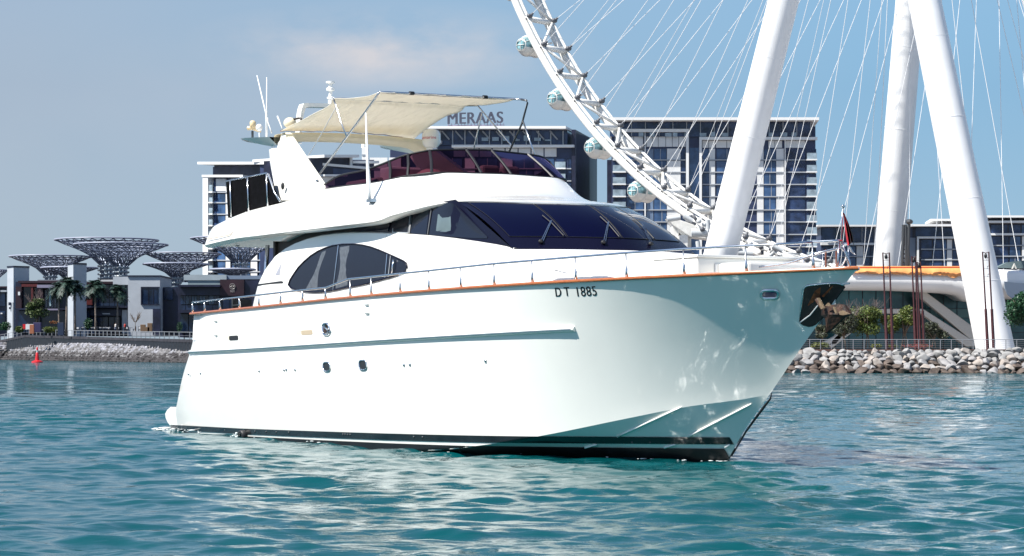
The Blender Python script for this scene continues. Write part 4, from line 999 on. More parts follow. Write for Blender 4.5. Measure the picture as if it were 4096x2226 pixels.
# ================================================================ OBSERVATION WHEEL
HC = Vector((85.3, 409.3, 133.8)); PH = R(40); WN = Vector((math.sin(PH), math.cos(PH), 0)); WH = Vector((math.cos(PH), -math.sin(PH), 0)); ZZ = Vector((0, 0, 1))
wheel = empty('observation_wheel', (85.3, 409.3, 2.0)); inv = Vector((-85.3, -409.3, -2.0))
tag(wheel, 'giant white observation wheel with glazed cabins rising out of the frame', 'ferris wheel')
def wp(ang, r, w_): return HC+WH*(math.sin(ang)*r)-ZZ*(math.cos(ang)*r)+WN*w_+inv
RW = 4.3
for w_ in (-RW, RW):
    b = MB(); b.tube([wp(R(-180+i*2), 120, w_) for i in range(181)], .80, 14, cap=False); b.build('rim_tube', wht2, wheel, smooth=True)
    b = MB(); b.tube([wp(R(-100+i*2), 118.6, w_) for i in range(101)], .34, 8); b.build('rim_rail', wht2, wheel, smooth=True)
NA0 = -67.9
tie = None
for i in range(-4, 34):
    ang = R(NA0+3.75*i)
    b = MB(); b.tube([wp(ang, 119, -RW), wp(ang, 119, RW)], [.62, .62], 10); b.build('cross_tie', wht2, wheel, smooth=True)
    b = MB(); a2 = R(NA0+3.75*(i+1)); b.tube([wp(ang, 118.6, -RW if i % 2 else RW), wp(a2, 118.6, RW if i % 2 else -RW)], .32, 8); b.build('cross_brace', wht2, wheel, smooth=True)
    for w_ in (-RW, RW):
        b = MB(); b.lathe([(0, -.7), (.4, -.7), (.5, -.2), (.5, .4), (0, .5)], wp(ang, 118.0, w_), tuple(WN), 10); b.tube([wp(ang, 119.4, w_), wp(ang, 117.0, w_)], .26, 6)
        b.build('cable_anchor', mat('dark_grey_casting', (.10, .105, .12), .5), wheel, smooth=True)
# cables
nc = 0
for i in range(-4, 34):
    ang = R(NA0+3.75*i)
    for w_, hw_ in ((-RW, -19), (RW, 12)):
        MB().tube([wp(ang, 117.5, w_), wp(ang+R(8 if i % 2 else -8), 4.5, hw_)], .062, 6).build('cable', cab, wheel); nc += 1
    if i % 3 == 0 and nc < 98:
        MB().tube([wp(ang, 117.5, RW), wp(ang, 4.5, -19)], .055, 6).build('cable', cab, wheel); nc += 1
# hub and legs
b = MB(); b.lathe([(0, -31), (4, -31), (4.6, -28), (4.6, 16), (4, 19), (0, 19)], HC+inv, tuple(WN), 28); b.build('hub_spindle', wht, wheel, smooth=True, sharp=40)
TA = W(3445, -1244, 390); TB = W(3752, -1365, 420)
for foot, top, seam in ((W(2783, 1403, 413), TA, 1), (W(3985, 1392, 372), TA, 1), (W(3524, 1403, 450), TB, 1), (W(4560, 1400, 412), TB, 0)):
    foot.z = 1.5
    f_ = foot+inv; t_ = top+inv; pts = [f_.lerp(t_, k/10) for k in range(11)]
    lg = MB().tube(pts, [3.30, 3.2, 3.12, 3.02, 2.94, 2.88, 2.82, 2.78, 2.7, 2.6, 2.5], 40).build('support_leg', wht, wheel, smooth=True, sharp=60)
    d = (t_-f_).normalized()
    for t in (.10, .22, .34, .46, .58):
        c_ = f_.lerp(t_, t); r_ = 3.28-.85*t; MB().lathe([(r_+.0, -.05), (r_+.035, -.03), (r_+.035, .03), (r_, .05)], c_, tuple(d), 40).build('weld_band', wht, lg, smooth=True)
    for t in ():
        c_ = f_.lerp(t_, t); MB().box(c_.x+1.0, c_.x+1.9, c_.y-2.75, c_.y-2.0, c_.z-.9, c_.z+.9).build('access_hatch', wht, lg, bevel=.08)
# cabins
cglass = mat('cabin_glass', (.16, .30, .33), .08, spec=.7, var=.7, scale=.8)
def cabin(ang):
    c_ = wp(ang, 122.8, -1.6); e = empty('passenger_cabin', c_); e.parent = wheel; e.scale = (.82, .82, .82)
    def prof(m0, m1, n=10):
        pr = []
        for k in range(n+1):
            s_ = m0+(m1-m0)*k/n; a = min(1, abs(s_)/4.7); rr = 2.75*(1-max(0, (a-.35)/.65)**2.4*.62); pr.append((rr, s_))
        return pr
    b = MB(); b.lathe(prof(-4.5, 4.5, 26), (0, 0, 0), tuple(WN), 32); b.build('cabin_shell', gel, e, smooth=True); b = MB(); b.lathe([(0, -4.56), (1.3, -4.5)], (0, 0, 0), tuple(WN), 32); b.build('end_window', cglass, e); a_, u_ = frame_for(WN); b = MB(); b.tube([a_*1.3-WN*4.62, a_*-1.3-WN*4.62], .09, 6); b.tube([ZZ*1.3-WN*4.62, ZZ*-1.3-WN*4.62], .09, 6); b.build('window_bar', gel, e)
    for m0, m1, z0, z1, nm in ((-4.3, -2.1, -.7, 2.1, 'end_window'), (-1.55, 2.0, -.9, 1.9, 'side_window'), (-4.65, -4.3, -1, 1, 'end_window')):
        b = MB(); a_, u_ = frame_for(WN); rows = []
        for k in range(9):
            s_ = m0+(m1-m0)*k/8; a = min(1, abs(s_)/4.7); rr = 2.75*(1-max(0, (a-.35)/.65)**2.4*.62)+.04
            row = []
            for q in range(21):
                th = math.pi*2*q/20; p = a_*math.cos(th)*rr+ZZ*math.sin(th)*rr+WN*s_; row.append(p)
            rows.append(row)
        # keep faces whose height is within the band
        vs = [p for r in rows for p in r]; fs = []
        for i in range(8):
            for j in range(20):
                f = (i*21+j, i*21+j+1, (i+1)*21+j+1, (i+1)*21+j); zc = sum(vs[x].z for x in f)/4
                if z0 < zc < z1: fs.append(f)
        b.add(vs, fs); b.build(nm, cglass, e, smooth=True)
    for s_ in (-4.25, -2.0, -1.6, 2.1):
        a = min(1, abs(s_)/4.7); rr = 2.75*(1-max(0, (a-.35)/.65)**2.4*.62); b = MB(); b.lathe([(rr, -.16), (rr+.14, -.1), (rr+.14, .1), (rr, .16)], WN*s_, tuple(WN), 32); b.build('hoop_frame', gel, e, smooth=True)
    for th in (.1, .55, -.35, math.pi-.1):
        a_, u_ = frame_for(WN); pts = []
        for k in range(7):
            s_ = -4.6+2.6*k/6; a = min(1, abs(s_)/4.7); rr = 2.75*(1-max(0, (a-.35)/.65)**2.4*.62)+.06; pts.append((a_*math.cos(th*2+1.2)+ZZ*math.sin(th*2+1.2))*rr+WN*s_)
        MB().tube(pts, .07, 6).build('window_bar', gel, e)
    b = MB(); b.tube([(wp(ang, 120, -RW)-c_), Vector((0, 0, 0))-WN*1.0], .3, 6); b.tube([(wp(ang, 120, RW)-c_), Vector((0, 0, 0))+WN*2.5], .3, 6); b.build('cabin_mount', wht2, e)
def angle_of(u, v):                    # wheel angle of a photograph pixel
    d = ray(u, v); n_ = WN; c_ = HC-Vector((0, 0, CAMH))-WN*1; t = c_.dot(n_)/d.dot(n_); q = d*t-c_; return math.atan2(q.dot(WH), -q.z)
angs = [angle_of(2135, 186), angle_of(2252, 400), angle_of(2398, 600), angle_of(2570, 780)]
print('cabin angs', [math.degrees(a) for a in angs])
st_ = (angs[3]-angs[0])/3
for k in (-1, 0, 1, 2, 3): cabin(angs[0]+st_*k)
# drive and boarding deck
dv = empty('wheel_drive'); dv.parent = wheel
def wb(name, poly, D, dep, m=wht2, bev=.1):
    b = MB(); b.prism([W(u, v, D)+inv for u, v in poly], (0, dep, 0)); return b.build(name, m, dv, bevel=bev)
wb('drive_beam', [(2668, 872), (2690, 870), (2790, 905), (2900, 940), (2900, 985), (2860, 960), (2762, 948), (2690, 900)], 426, 6)
wb('drive_frame', [(2688, 895), (2765, 925), (2765, 990), (2745, 990), (2745, 960), (2715, 930), (2715, 985), (2695, 985)], 427, 5)
wb('drive_cabinet', [(2718, 942), (2752, 942), (2752, 992), (2718, 992)], 425, 3)
wb('drive_cabinet', [(2665, 935), (2718, 937), (2718, 1000), (2665, 1000)], 428, 4, wht)
for a, c_, r_ in (((2765, 932), (2830, 932), .85), ((2668, 878), (2720, 870), .6), ((2952, 1012), (3010, 1016), .8), ((2830, 990), (2850, 1010), .5), ((2790, 965), (2795, 1000), .45), ((2735, 865), (2770, 885), .5), ((2830, 880), (2832, 930), .5), ((3090, 985), (3130, 1005), .5)):
    MB().tube([W(*a, 424)+inv, W(*c_, 424)+inv], r_, 14).build('hydraulic_drum', paleg, dv, smooth=True, sharp=40)
rnd = random.Random(21)
for k in range(26):
    u = rnd.choice([rnd.uniform(2735, 2880), rnd.uniform(2960, 3120)]); v = (850+(u-2735)*.50 if u < 2900 else 960+(u-2960)*.33)+rnd.uniform(0, 38)
    p = W(u, v, 423+rnd.uniform(0, 6))+inv; b = MB()
    if k % 2: b.ball(p, .55, .5, .5, 10, 6)
    else: b.tube([p, p+Vector((rnd.uniform(-2, 2), 0, rnd.uniform(-1.5, 1.5)))], .32, 8)
    b.build('drive_fitting', (wht2, MATS['dark_grey_casting'], paleg)[k % 3], dv, smooth=True)

# ================================================================ TERMINAL AT THE WHEEL
term = empty('boarding_terminal', (80, 392, 2)); ti = Vector((-80, -392, -2))
tag(term, 'low white shell roofed terminal with teal glass and slanting beams under the wheel', 'building')
def tpoly(name, poly, D, dep, m, bev=0, smooth=False):
    b = MB(); b.prism([W(u, v, D)+ti for u, v in poly], (0, dep, 0)); return b.build(name, m, term, bevel=bev)
us = [2560, 2700, 2850, 3000, 3150, 3300, 3389, 3560, 3700, 3830, 3960, 4100, 3890, 4600]
topv = [1000, 1010, 1040, 1062, 1072, 1078, 1080, 1079, 1078, 1078, 1077, 1082, 1090, 1105]
botv = [1180, 1172, 1166, 1162, 1160, 1159, 1160, 1162, 1168, 1178, 1190, 1200, 1210, 1220]
ut = cub(list(zip(us, topv))); ub = cub(list(zip(us, botv)))
b = MB(); rows = []
for u in np.linspace(2560, 4600, 60):
    t0, b0 = ut(u), ub(u); c0 = W(u, t0, 385)+ti; c1 = W(u, b0, 385)+ti; h = c0.z-c1.z
    rows.append([c0+Vector((0, 14, .6)), c0+Vector((0, 3, .1)), c0+Vector((0, .6, -.2)), c0+Vector((0, .1, -.8)), c0.lerp(c1, .5)+Vector((0, -.4, 0)), c1+Vector((0, .2, h*.16)), c1+Vector((0, 1.2, .15)), c1+Vector((0, 4, 0)), c1+Vector((0, 14, .4))])
b.grid(rows, flip=False); b.build('shell_roof', wht, term, smooth=True)
rows = []
b = MB(); 
for k in range(60):
    u = 3395+(3862-3395)*k/59; a = .5+.5*math.sin(k*.11+.6); lo = 1096+8*(k/59)+3*a+rnd.uniform(-2, 2)-(9-k*.3 if k < 30 else 0)+(7 if 50 < k < 55 else 0); e = rnd.uniform(-.1, .1)+.08*math.sin(k*.5)
    rows.append([W(u, 1069, 385)+ti+Vector((0, 2.2, .25)), W(u, 1073, 385)+ti+Vector((0, .3+e*.4, .05)), W(u, 1082, 385)+ti+Vector((0, -.32+e*.5, 0)), W(u, (1082+lo)/2, 385)+ti+Vector((0, -.55+e, 0)), W(u, lo, 385)+ti+Vector((0, -.62+e, 0))])
b.grid(rows); b.build('orange_tarpaulin', orange, term, smooth=True)
b = MB(); b.tube([W(3395, 1071, 384)+ti, W(3860, 1070, 384)+ti], .16, 6); b.build('orange_barrier', mat('orange_red_barrier', (.7, .10, .03), .6), term)
# wide grey opening in the shell, right edge
tpoly('shell_opening', [(4017, 1127), (4060, 1132), (4200, 1140), (4200, 1215), (4050, 1196), (4030, 1180), (4019, 1155)], 383.8, .3, mat('grey_recess', (.34, .40, .47), .6))
# glass wall
gw = []
for i, u in enumerate(range(3180, 4320, 54)):
    for v0, v1 in ((1155, 1234), (1236, 1272), (1274, 1330), (1332, 1402)):
        m = tglass2 if (v0 == 1236 and u > 3650) else tglass
        b = MB(); b.prism([W(u+1.5, v0, 398)+ti, W(u+52, v0, 398)+ti, W(u+52, v1, 398)+ti, W(u+1.5, v1, 398)+ti], (0, .15, 0)); b.build('glass_panel', m, term)
b = MB(); p0 = W(3150, 1404, 398.4)+ti; p1 = W(4330, 1150, 398.4)+ti; b.box(p0.x, p1.x, p0.y, p0.y+12, p0.z-1, p1.z); b.build('rear_wall', gdark, term)
for poly in ([(3686, 1164), (3700, 1166), (3906, 1318), (3912, 1362), (3886, 1362), (3690, 1196)], [(3688, 1238), (3692, 1236), (3925, 1385), (3868, 1388), (3690, 1258)], [(3412, 1236), (3692, 1236), (3692, 1256), (3389, 1254)], [(3420, 1248), (3440, 1262), (3345, 1380), (3310, 1384)], [(3290, 1372), (3318, 1358), (3440, 1290), (3410, 1330), (3330, 1392)]):
    tpoly('slanting_beam', poly, 389, 2.5, concr, .15)
# rooftop things: green-grey sail and mast
tpoly('roof_sail', [(3985, 1072), (4030, 1050), (4070, 1045), (4140, 1040), (4140, 1076)], 389, 3, mat('grey_green_sail', (.10, .14, .15), .8))
tpoly('sail_strut', [(4048, 1076), (4058, 1054), (4068, 1076), (4063, 1076), (4058, 1064), (4052, 1076)], 388, .5, concr)
b = MB()
for u0, v0, u1, v1 in ((3630, 980, 3638, 1070), (3622, 900, 3626, 1070), (3614, 900, 3608, 1070), (3636, 895, 3630, 1070)): b.tube([W(u0, v0, 388)+ti, W(u1, v1, 388)+ti], .3, 6)
for k in range(9): b.tube([W(3610, 905+k*18, 388)+ti, W(3630, 915+k*18, 388)+ti], .12, 5)
b.ball(W(3637, 888, 388)+ti, .7, .6, .5, 8, 6); b.build('roof_mast', darkgrey, term)

# ================================================================ HOTELS
def oriented(name, label, u0, D0, u1, D1, vtop_at, group=None):
    """facade frame: s metres along the facade from (u0,D0) to (u1,D1)"""
    a = W(u0, HORY, D0); c_ = W(u1, HORY, D1); a.z = c_.z = 0; L_ = (c_-a).length; ang = math.atan2(c_.y-a.y, c_.x-a.x)
    e = empty(name, (a.x, a.y, 2), ang); tag(e, label, 'building', group)
    def S(u, v):                       # pixel -> (s, z) on the facade plane
        d = ray(u, v); X = (c_-a)/L_; n_ = Vector((-X.y, X.x, 0)); t = a.dot(n_)/d.dot(n_); p = d*t; return ((p-a).dot(X), p.z+CAMH-2)
    return e, S, L_
def cell(e, S, nm, m, u0, v0, u1, v1, y0, y1, bev=0):
    """box on a facade given by photo-pixel corners; y0 (towards viewer, negative) .. y1"""
    p = S(u0, v0); q = S(u1, v0); r_ = S(u0, v1); s_ = S(u1, v1); b = MB(); y = y0
    b.prism([(p[0], y0, p[1]), (q[0], y0, q[1]), (s_[0], y0, s_[1]), (r_[0], y0, r_[1])], (0, y1-y0, 0)); return b.build(nm, m, e)
def hotel_grid(e, S, cols, floors, vref=None):
    """cols: (u0,u1,kind); floors: list of v lines (top of each storey)"""
    rnd = random.Random(len(cols)*7+len(floors))
    for fi in range(len(floors)-1):
        v0, v1 = floors[fi], floors[fi+1]
        for u0, u1, kd in cols:
            if kd == 'p':
                cell(e, S, 'white_panel', gpanel, u0, v0+3.5, u1, v1-2, -.12, .1)
            elif kd in 'gdc':
                m = {'g': gglass, 'd': gglass2, 'c': curt}[kd]
                o = cell(e, S, 'window', m, u0+1, v0+5, u1-1, v1-2, -.05, .1)
                if kd == 'g' and u1-u0 > 40: 
                    um = u0+(u1-u0)*(.62 if fi % 2 else .5); cell(e, S, 'window_frame', gmull, um-1, v0+5, um+1, v1-2, -.12, -.05).parent = o
            elif kd == 'b':
                o = cell(e, S, 'balcony', gfrost, u0, v0+22, u1, v1-1, -1.6, -1.5); 
                cell(e, S, 'balcony_slab', gband, u0-1, v1-2, u1+1, v1+3, -1.7, .0).parent = o
                cell(e, S, 'window', gglass2, u0+1, v0+5, u1-1, v1-2, -.05, .1)
    for v in floors[1:-1]:
        cell(e, S, 'floor_band', gmull, min(c[0] for c in cols), v-2.2, max(c[1] for c in cols), v+2.2, -.35, .0)

# hotel behind the wheel
e, S, L_ = oriented('hotel_tower', 'tall white framed glass hotel behind the near leg of the wheel', 2432, 590, 3270, 586, 482)
p = S(2446, 512); q = S(3262, 512); b = MB(); b.box(p[0], q[0], .1, 26, -1, p[1]); b.build('wall', gwall, e)
cell(e, S, 'side_strip', gdark, 2428, 640, 2450, 1390, .3, 20)
cell(e, S, 'penthouse_glazing', gglass2, 2440, 490, 3245, 548, -.6, 22)
for k in range(15): cell(e, S, 'penthouse_post', gmull, 2470+k*55, 490, 2473+k*55, 545, -1, -.6)
rnd = random.Random(4)
for k in range(14):
    u = 2560+k*46+rnd.uniform(-10, 10)
    if u < 3230: cell(e, S, 'terrace_planter', gfrost, u, 533+rnd.uniform(-4, 3), u+rnd.uniform(12, 30), 549, -1.2, -1.0)
cell(e, S, 'roof_canopy', gband, 2426, 478, 3271, 489, -5, 24)
cell(e, S, 'white_frame', gband, 2452, 519, 2755, 531, -1.6, .2); cell(e, S, 'white_frame', gband, 2744, 531, 2755, 1395, -1.6, .2)
cell(e, S, 'white_frame', gband, 2797, 551, 3268, 562, -1.6, .2); cell(e, S, 'white_frame', gband, 2797, 562, 2807, 1395, -1.6, .2)
for u0, u1 in ((2460, 2496), (2498, 2534), (2536, 2572), (2586, 2608), (2610, 2632), (2634, 2662), (2664, 2688), (2690, 2714), (2716, 2742)): cell(e, S, 'top_panel', gpanel, u0, 533, u1, 588, -.15, .1)
for u0, u1 in ((2810, 2834), (2836, 2860), (2864, 2906), (2908, 2950), (3074, 3098), (3100, 3128), (3140, 3220)): cell(e, S, 'top_panel', gpanel, u0, 564, u1, 592, -.15, .1)
fl = [592, 641, 690, 739, 788, 841, 889, 939, 988, 1037, 1086]
cols = [(2452, 2503, 'b'), (2506, 2574, 'g'), (2585, 2614, 'c'), (2616, 2667, 'g'), (2668, 2722, 'p'), (2724, 2743, 'd')]
hotel_grid(e, S, cols, fl)
cols = [(2809, 2836, 'g'), (2837, 2860, 'p'), (2866, 2950, 'g'), (3028, 3054, 'p'), (3056, 3103, 'g'), (3105, 3135, 'p'), (3142, 3221, 'd'), (3226, 3266, 'b')]
hotel_grid(e, S, cols, fl)
for u, w_ in ((2578, 5), (3138, 4)): cell(e, S, 'mullion', gband, u, 531, u+w_, 1395, -.8, .1)
cell(e, S, 'recess_glazing', gglass, 2757, 592, 2796, 1395, .0, .08)
# signed hotel
e, S, L_ = oriented('signed_hotel', 'glass hotel with grey rooftop letters seen through the awning poles', 1640, 600, 2300, 590, 520)
cell(e, S, 'wall', gwall, 1560, 583, 2302, 1395, .1, 18)
cell(e, S, 'side_wall', gdark, 2288, 520, 2303, 1395, -.5, 26)
a = S(2270, 512); z_ = S(2320, 530)
b = MB(); b.prism([(S(2302, 525)[0], 0, 0), (S(2322, 530)[0], 14, 0), (S(2322, 530)[0], 26, 0), (S(2302, 525)[0], 26, 0)], (0, 0, S(2310, 532)[1])); b.build('side_wall', gdark, e)
cell(e, S, 'penthouse_glazing', gglass2, 1700, 522, 2270, 582, -.3, 16)
rnd = random.Random(9)
for k in range(11): cell(e, S, 'penthouse_post', gmull, 1762+k*49, 524, 1766+k*49, 580, -.7, -.3)
for k in range(9):
    p = S(1770+k*54, 526); q = S(1800+k*54, 560); b = MB(); b.tube([(p[0], -.6, p[1]), (q[0], -.6, q[1])], .22, 5); b.build('penthouse_brace', gmull, e)
for k in range(7): 
    u = 1930+k*42; cell(e, S, 'terrace_screen', gfrost, u, 552+rnd.uniform(-8, 10), u+26, 566, -1.0, -.8)
cell(e, S, 'roof_canopy', gband, 1655, 511, 2274, 521, -4, 20)
cell(e, S, 'white_frame', gband, 1812, 582, 2300, 592, -1.6, .2)
cell(e, S, 'white_frame', gband, 1690, 565, 1770, 576, -1.6, .2)
for k in range(8): cell(e, S, 'top_panel', gpanel, 1815+k*52, 594, 1862+k*52, 628, -.12, .1)
hotel_grid(e, S, [(1480, 1550, 'p'), (1556, 1604, 'p'), (1640, 1690, 'g'), (1700, 1760, 'p'), (1770, 1850, 'g'), (1860, 1900, 'p'), (1910, 1990, 'g'), (2000, 2050, 'p'), (2060, 2134, 'g'), (2136, 2180, 'c'), (2182, 2218, 'g'), (2224, 2266, 'b'), (2270, 2286, 'd')], [628, 676, 725, 774, 823, 872, 921])
hotel_grid(e, S, [(1448, 1474, 'p')], [500, 560, 620, 676])
vs, fs = textmesh('MERAAS', 7.0, offset=0, spacing=1.06, ext=.12); me = S(1905, 500); b = MB()
w_ = max(v[0] for v in vs)-min(v[0] for v in vs); tgt = S(2016, 500)[0]-S(1797, 500)[0]; k_ = tgt/w_; ht = S(1905, 452)[1]-S(1905, 497)[1]; hh = max(v[1] for v in vs)
for ex in (-.13, 0, .13): b.add([(me[0]+x*k_+ex, -1.5-z-ex*.3, S(1905, 497)[1]+y*ht/hh) for x, y, z in vs], fs)
sg = empty('rooftop_sign', e.location, e.rotation_euler.z); tag(sg, 'big grey rooftop letters standing on the hotel left of the wheel', 'sign')
b.build('sign_letters', lett, sg)
b = MB()
for k in range(18):
    p = S(1795+k*13, 511); q = S(1798+k*13, 496); b.tube([(p[0], 0, p[1]), (q[0], -1.3, q[1])], .09, 4)
p = S(1795, 505); q = S(2016, 503); b.tube([(p[0], -1.1, p[1]), (q[0], -1.1, q[1])], .1, 4); b.build('sign_frame', mat('purple_grey_steel', (.2, .15, .25), .5), sg)

# hotel behind the radar arch
e, S, L_ = oriented('hotel_block', 'dark glazed hotel corner with pale canopies behind the radar arch', 826, 591, 1265, 560, 640)
cell(e, S, 'wall', gwall, 848, 668, 1262, 1395, .3, 20)
cell(e, S, 'roof_canopy', gband, 824, 651, 1268, 661, -3, 22)
cell(e, S, 'penthouse_glazing', gdark, 858, 662, 1260, 712, -.1, 16)
cell(e, S, 'white_frame', gband, 830, 702, 994, 711, -2, .3); cell(e, S, 'white_frame', gband, 982, 711, 994, 740, -2, .3)
cell(e, S, 'corner_pier', gpanel, 831, 711, 852, 1395, -1.8, .4)
cell(e, S, 'white_panel', gpanel, 866, 716, 905, 765, -.2, .3)
for u in (925, 950, 975): cell(e, S, 'white_panel', gpanel, u, 716, u+20, 745, -.2, .3)
hotel_grid(e, S, [(854, 868, 'b'), (868, 902, 'g'), (904, 922, 'p'), (930, 1000, 'g'), (1004, 1030, 'p'), (1036, 1100, 'g'), (1104, 1150, 'p'), (1154, 1255, 'g')], [720, 770, 812, 858, 904, 950, 996, 1042, 1088, 1130])
hotel_grid(e, S, [(1212, 1250, 'p')], [690, 720])
e2, S2, _ = oriented('hotel_block', 'dark glazed hotel wing with a white terrace edge right of the radar arch', 1268, 560, 1505, 580, 640)
cell(e2, S2, 'wall', gwall, 1270, 640, 1500, 1395, .3, 20)
cell(e2, S2, 'roof_canopy', gband, 1262, 622, 1402, 633, -3, 22); cell(e2, S2, 'roof_canopy', gband, 1402, 645, 1505, 655, -1, 20)
cell(e2, S2, 'penthouse_glazing', gdark, 1240, 633, 1392, 700, -.4, 16); cell(e2, S2, 'corner_pier', gpanel, 1392, 633, 1401, 705, -.8, .4)
cell(e2, S2, 'terrace_edge', gband, 1270, 700, 1362, 708, -2.4, .3); cell(e2, S2, 'white_panel', gpanel, 1270, 710, 1330, 745, -.8, .3)
cell(e2, S2, 'white_frame', gband, 1414, 672, 1490, 678, -.8, .3); cell(e2, S2, 'white_frame', gband, 1414, 678, 1420, 720, -.8, .3); cell(e2, S2, 'window', gglass2, 1424, 682, 1480, 720, -.2, .3)

# low hotel wings on the right
e, S, L_ = oriented('low_hotel_wing', 'low white and glass hotel wing just right of the bow flag', 3262, 640, 3620, 640, 900)
cell(e, S, 'wall', gwall, 3284, 912, 3660, 1395, .2, 14); cell(e, S, 'roof_canopy', gband, 3262, 903, 3640, 910, -4, 16)
cell(e, S, 'penthouse_glazing', gglass2, 3286, 912, 3500, 972, -.3, 8)
for k in range(5): cell(e, S, 'penthouse_post', gmull, 3345+k*50, 912, 3348+k*50, 972, -.6, -.3)
cell(e, S, 'white_frame', gband, 3282, 973, 3500, 982, -1.5, .2)
hotel_grid(e, S, [(3290, 3330, 'd'), (3332, 3350, 'p'), (3352, 3380, 'g'), (3384, 3422, 'g'), (3426, 3452, 'p'), (3454, 3478, 'g'), (3482, 3500, 'd')], [982, 1027, 1068])
e, S, L_ = oriented('low_hotel_wing', 'stepped low glass hotel wing behind the front right wheel leg', 3650, 640, 4200, 636, 866)
cell(e, S, 'wall', gdark, 3640, 912, 4220, 1395, .2, 14); cell(e, S, 'grey_wall', mat('grey_blue_wall', (.20, .24, .30), .6), 3636, 952, 3662, 1080, -.5, .2)
cell(e, S, 'roof_canopy', gband, 3636, 901, 3930, 909, -4, 16); cell(e, S, 'roof_canopy', gband, 3720, 878, 3930, 885, -2, 16)
cell(e, S, 'penthouse_glazing', gglass2, 3662, 911, 3930, 946, -.3, 8); cell(e, S, 'white_frame', gband, 3666, 948, 3935, 956, -1.5, .2); cell(e, S, 'white_frame', gband, 3666, 956, 3674, 1080, -1.5, .2)
hotel_grid(e, S, [(3684, 3728, 'd'), (3732, 3770, 'd'), (3772, 3786, 'g'), (3788, 3808, 'p'), (3810, 3850, 'd'), (3856, 3920, 'g')], [956, 998, 1040, 1082])
cell(e, S, 'roof_canopy', gband, 3935, 866, 4220, 874, -4, 16); cell(e, S, 'upper_wall', gdark, 3945, 874, 4220, 950, .1, 10); cell(e, S, 'roof_canopy', gband, 3950, 886, 4220, 894, -3, 1); cell(e, S, 'white_frame', gband, 3960, 935, 4220, 943, -1.5, .2)
hotel_grid(e, S, [(3964, 4030, 'd'), (4034, 4082, 'd'), (4086, 4200, 'g')], [896, 936])
hotel_grid(e, S, [(3964, 4034, 'd'), (4038, 4082, 'g'), (4088, 4102, 'p'), (4104, 4200, 'd')], [943, 983, 1026, 1068])

# ================================================================ LATTICE CANOPIES
def canopy(u, vrim, hw, vneck, vcol, D, label, seed, tilt=0):
    rnd = random.Random(seed); c_ = W(u, vrim, D); R_ = hw/FPX*D; zr = c_.z; zn = W(u, vneck, D).z; zb_ = W(u, vcol, D).z; rn = R_*.15
    e = empty('lattice_canopy', (c_.x, D, zb_)); tag(e, label, 'canopy', 'lattice dish canopies above the left restaurants'); o_ = Vector((0, 0, -zb_))
    def P(t, a, lay=0):
        r = rn+(R_-rn)*t; z = zn+(zr-zn)*t**.72
        if lay: r = rn*1.2+(R_*.985-rn*1.2)*t; z = zn+(zr-zn)*(.42+.56*t**1.5)
        return Vector((r*math.cos(a), r*math.sin(a), z+tilt*r*math.cos(a)))+o_
    NS, NR = 30, 7; b = MB(); rt = .085+R_*.002
    for k in range(NS):
        a0 = 2*math.pi*k/NS
        for sg_ in (1, -1):
            for j in range(NR):
                t0, t1 = (j/NR), ((j+1)/NR); b.tube([P(t0, a0+sg_*j*math.pi/NS*1.5), P(t1, a0+sg_*(j+1)*math.pi/NS*1.5)], rt, 4, cap=False)
            if k % 2 == 0:
                for j in range(4): b.tube([P(.15+.85*j/4, a0+sg_*j*.16, 1), P(.15+.85*(j+1)/4, a0+sg_*(j+1)*.16, 1)], rt*.9, 4, cap=False)
        if k % 2 == 0:
            for t in (.3, .5, .7, .88): b.tube([P(t, a0), P(t, a0+.1, 1)], rt*.7, 4, cap=False)
    for t in (.25, .5, .72, .88):
        b.tube([P(t, 2*math.pi*i/36) for i in range(37)], rt*.8, 4, cap=False); b.tube([P(t, 2*math.pi*i/36, 1) for i in range(37)], rt*.8, 4, cap=False)
    b.build('lattice', lattice, e)
    b = MB(); b.tube([P(1, 2*math.pi*i/48) for i in range(49)], rt*2.0, 6, cap=False); b.tube([P(.965, 2*math.pi*i/48, 1)+Vector((0, 0, .25)) for i in range(49)], rt*1.3, 6, cap=False); b.build('rim', mat('pale_rim', (.28, .30, .38), .4), e, smooth=True)
    zc = zn-(zr-zn)*.12; cr = rn*1.02
    b = MB()
    for k in range(10):
        a = 2*math.pi*k/10; p0 = Vector((cr*.8*math.cos(a), cr*.8*math.sin(a), zc))+o_
        b.tube([p0, P(.22, a+.25)], rt*1.5, 5); b.tube([p0, P(.22, a-.25)], rt*1.5, 5); b.tube([p0, Vector((p0.x, p0.y, 0))], rt*1.8, 6)
    b.build('strut', lattice, e)
    hp = mat('pale_hoop_louvre', (.27, .32, .36), .4); z = zc-.2; b = MB()
    while z > zb_:
        b.lathe([(cr*1.12, -.26), (cr*1.22, 0), (cr*1.12, .26), (cr*1.02, 0), (cr*1.12, -.26)], Vector((0, 0, z))+o_, n=20); z -= 1.05
    b.build('column_louvres', hp, e, smooth=True, sharp=30)
canopy(427, 962, 205, 1052, 1125, 560, 'wide lattice canopy, the highest, behind its overlapping twin', 1)
canopy(484, 980, 186, 1060, 1108, 528, 'wide lattice canopy in front of the highest one, above the white block', 2)
canopy(201, 1028, 161, 1098, 1128, 556, 'lattice canopy rising between the two white pylons', 3)
canopy(278, 1073, 112, 1115, 1150, 520, 'small low lattice canopy partly hidden by the second pylon', 4)
canopy(-42, 1082, 72, 1150, 1190, 530, 'lattice canopy cut off by the left edge', 5)
canopy(733, 1017, 150, 1088, 1130, 562, 'lattice canopy just left of the hotel, behind the lower one', 6)
canopy(704, 1058, 130, 1106, 1152, 522, 'lower lattice canopy above the gap between the buildings', 7)
canopy(962, 956, 198, 1045, 1105, 548, 'lattice canopy seen under the yacht overhang', 8)
canopy(930, 1080, 92, 1105, 1130, 520, 'lattice canopy low behind the maroon shop wall', 9)

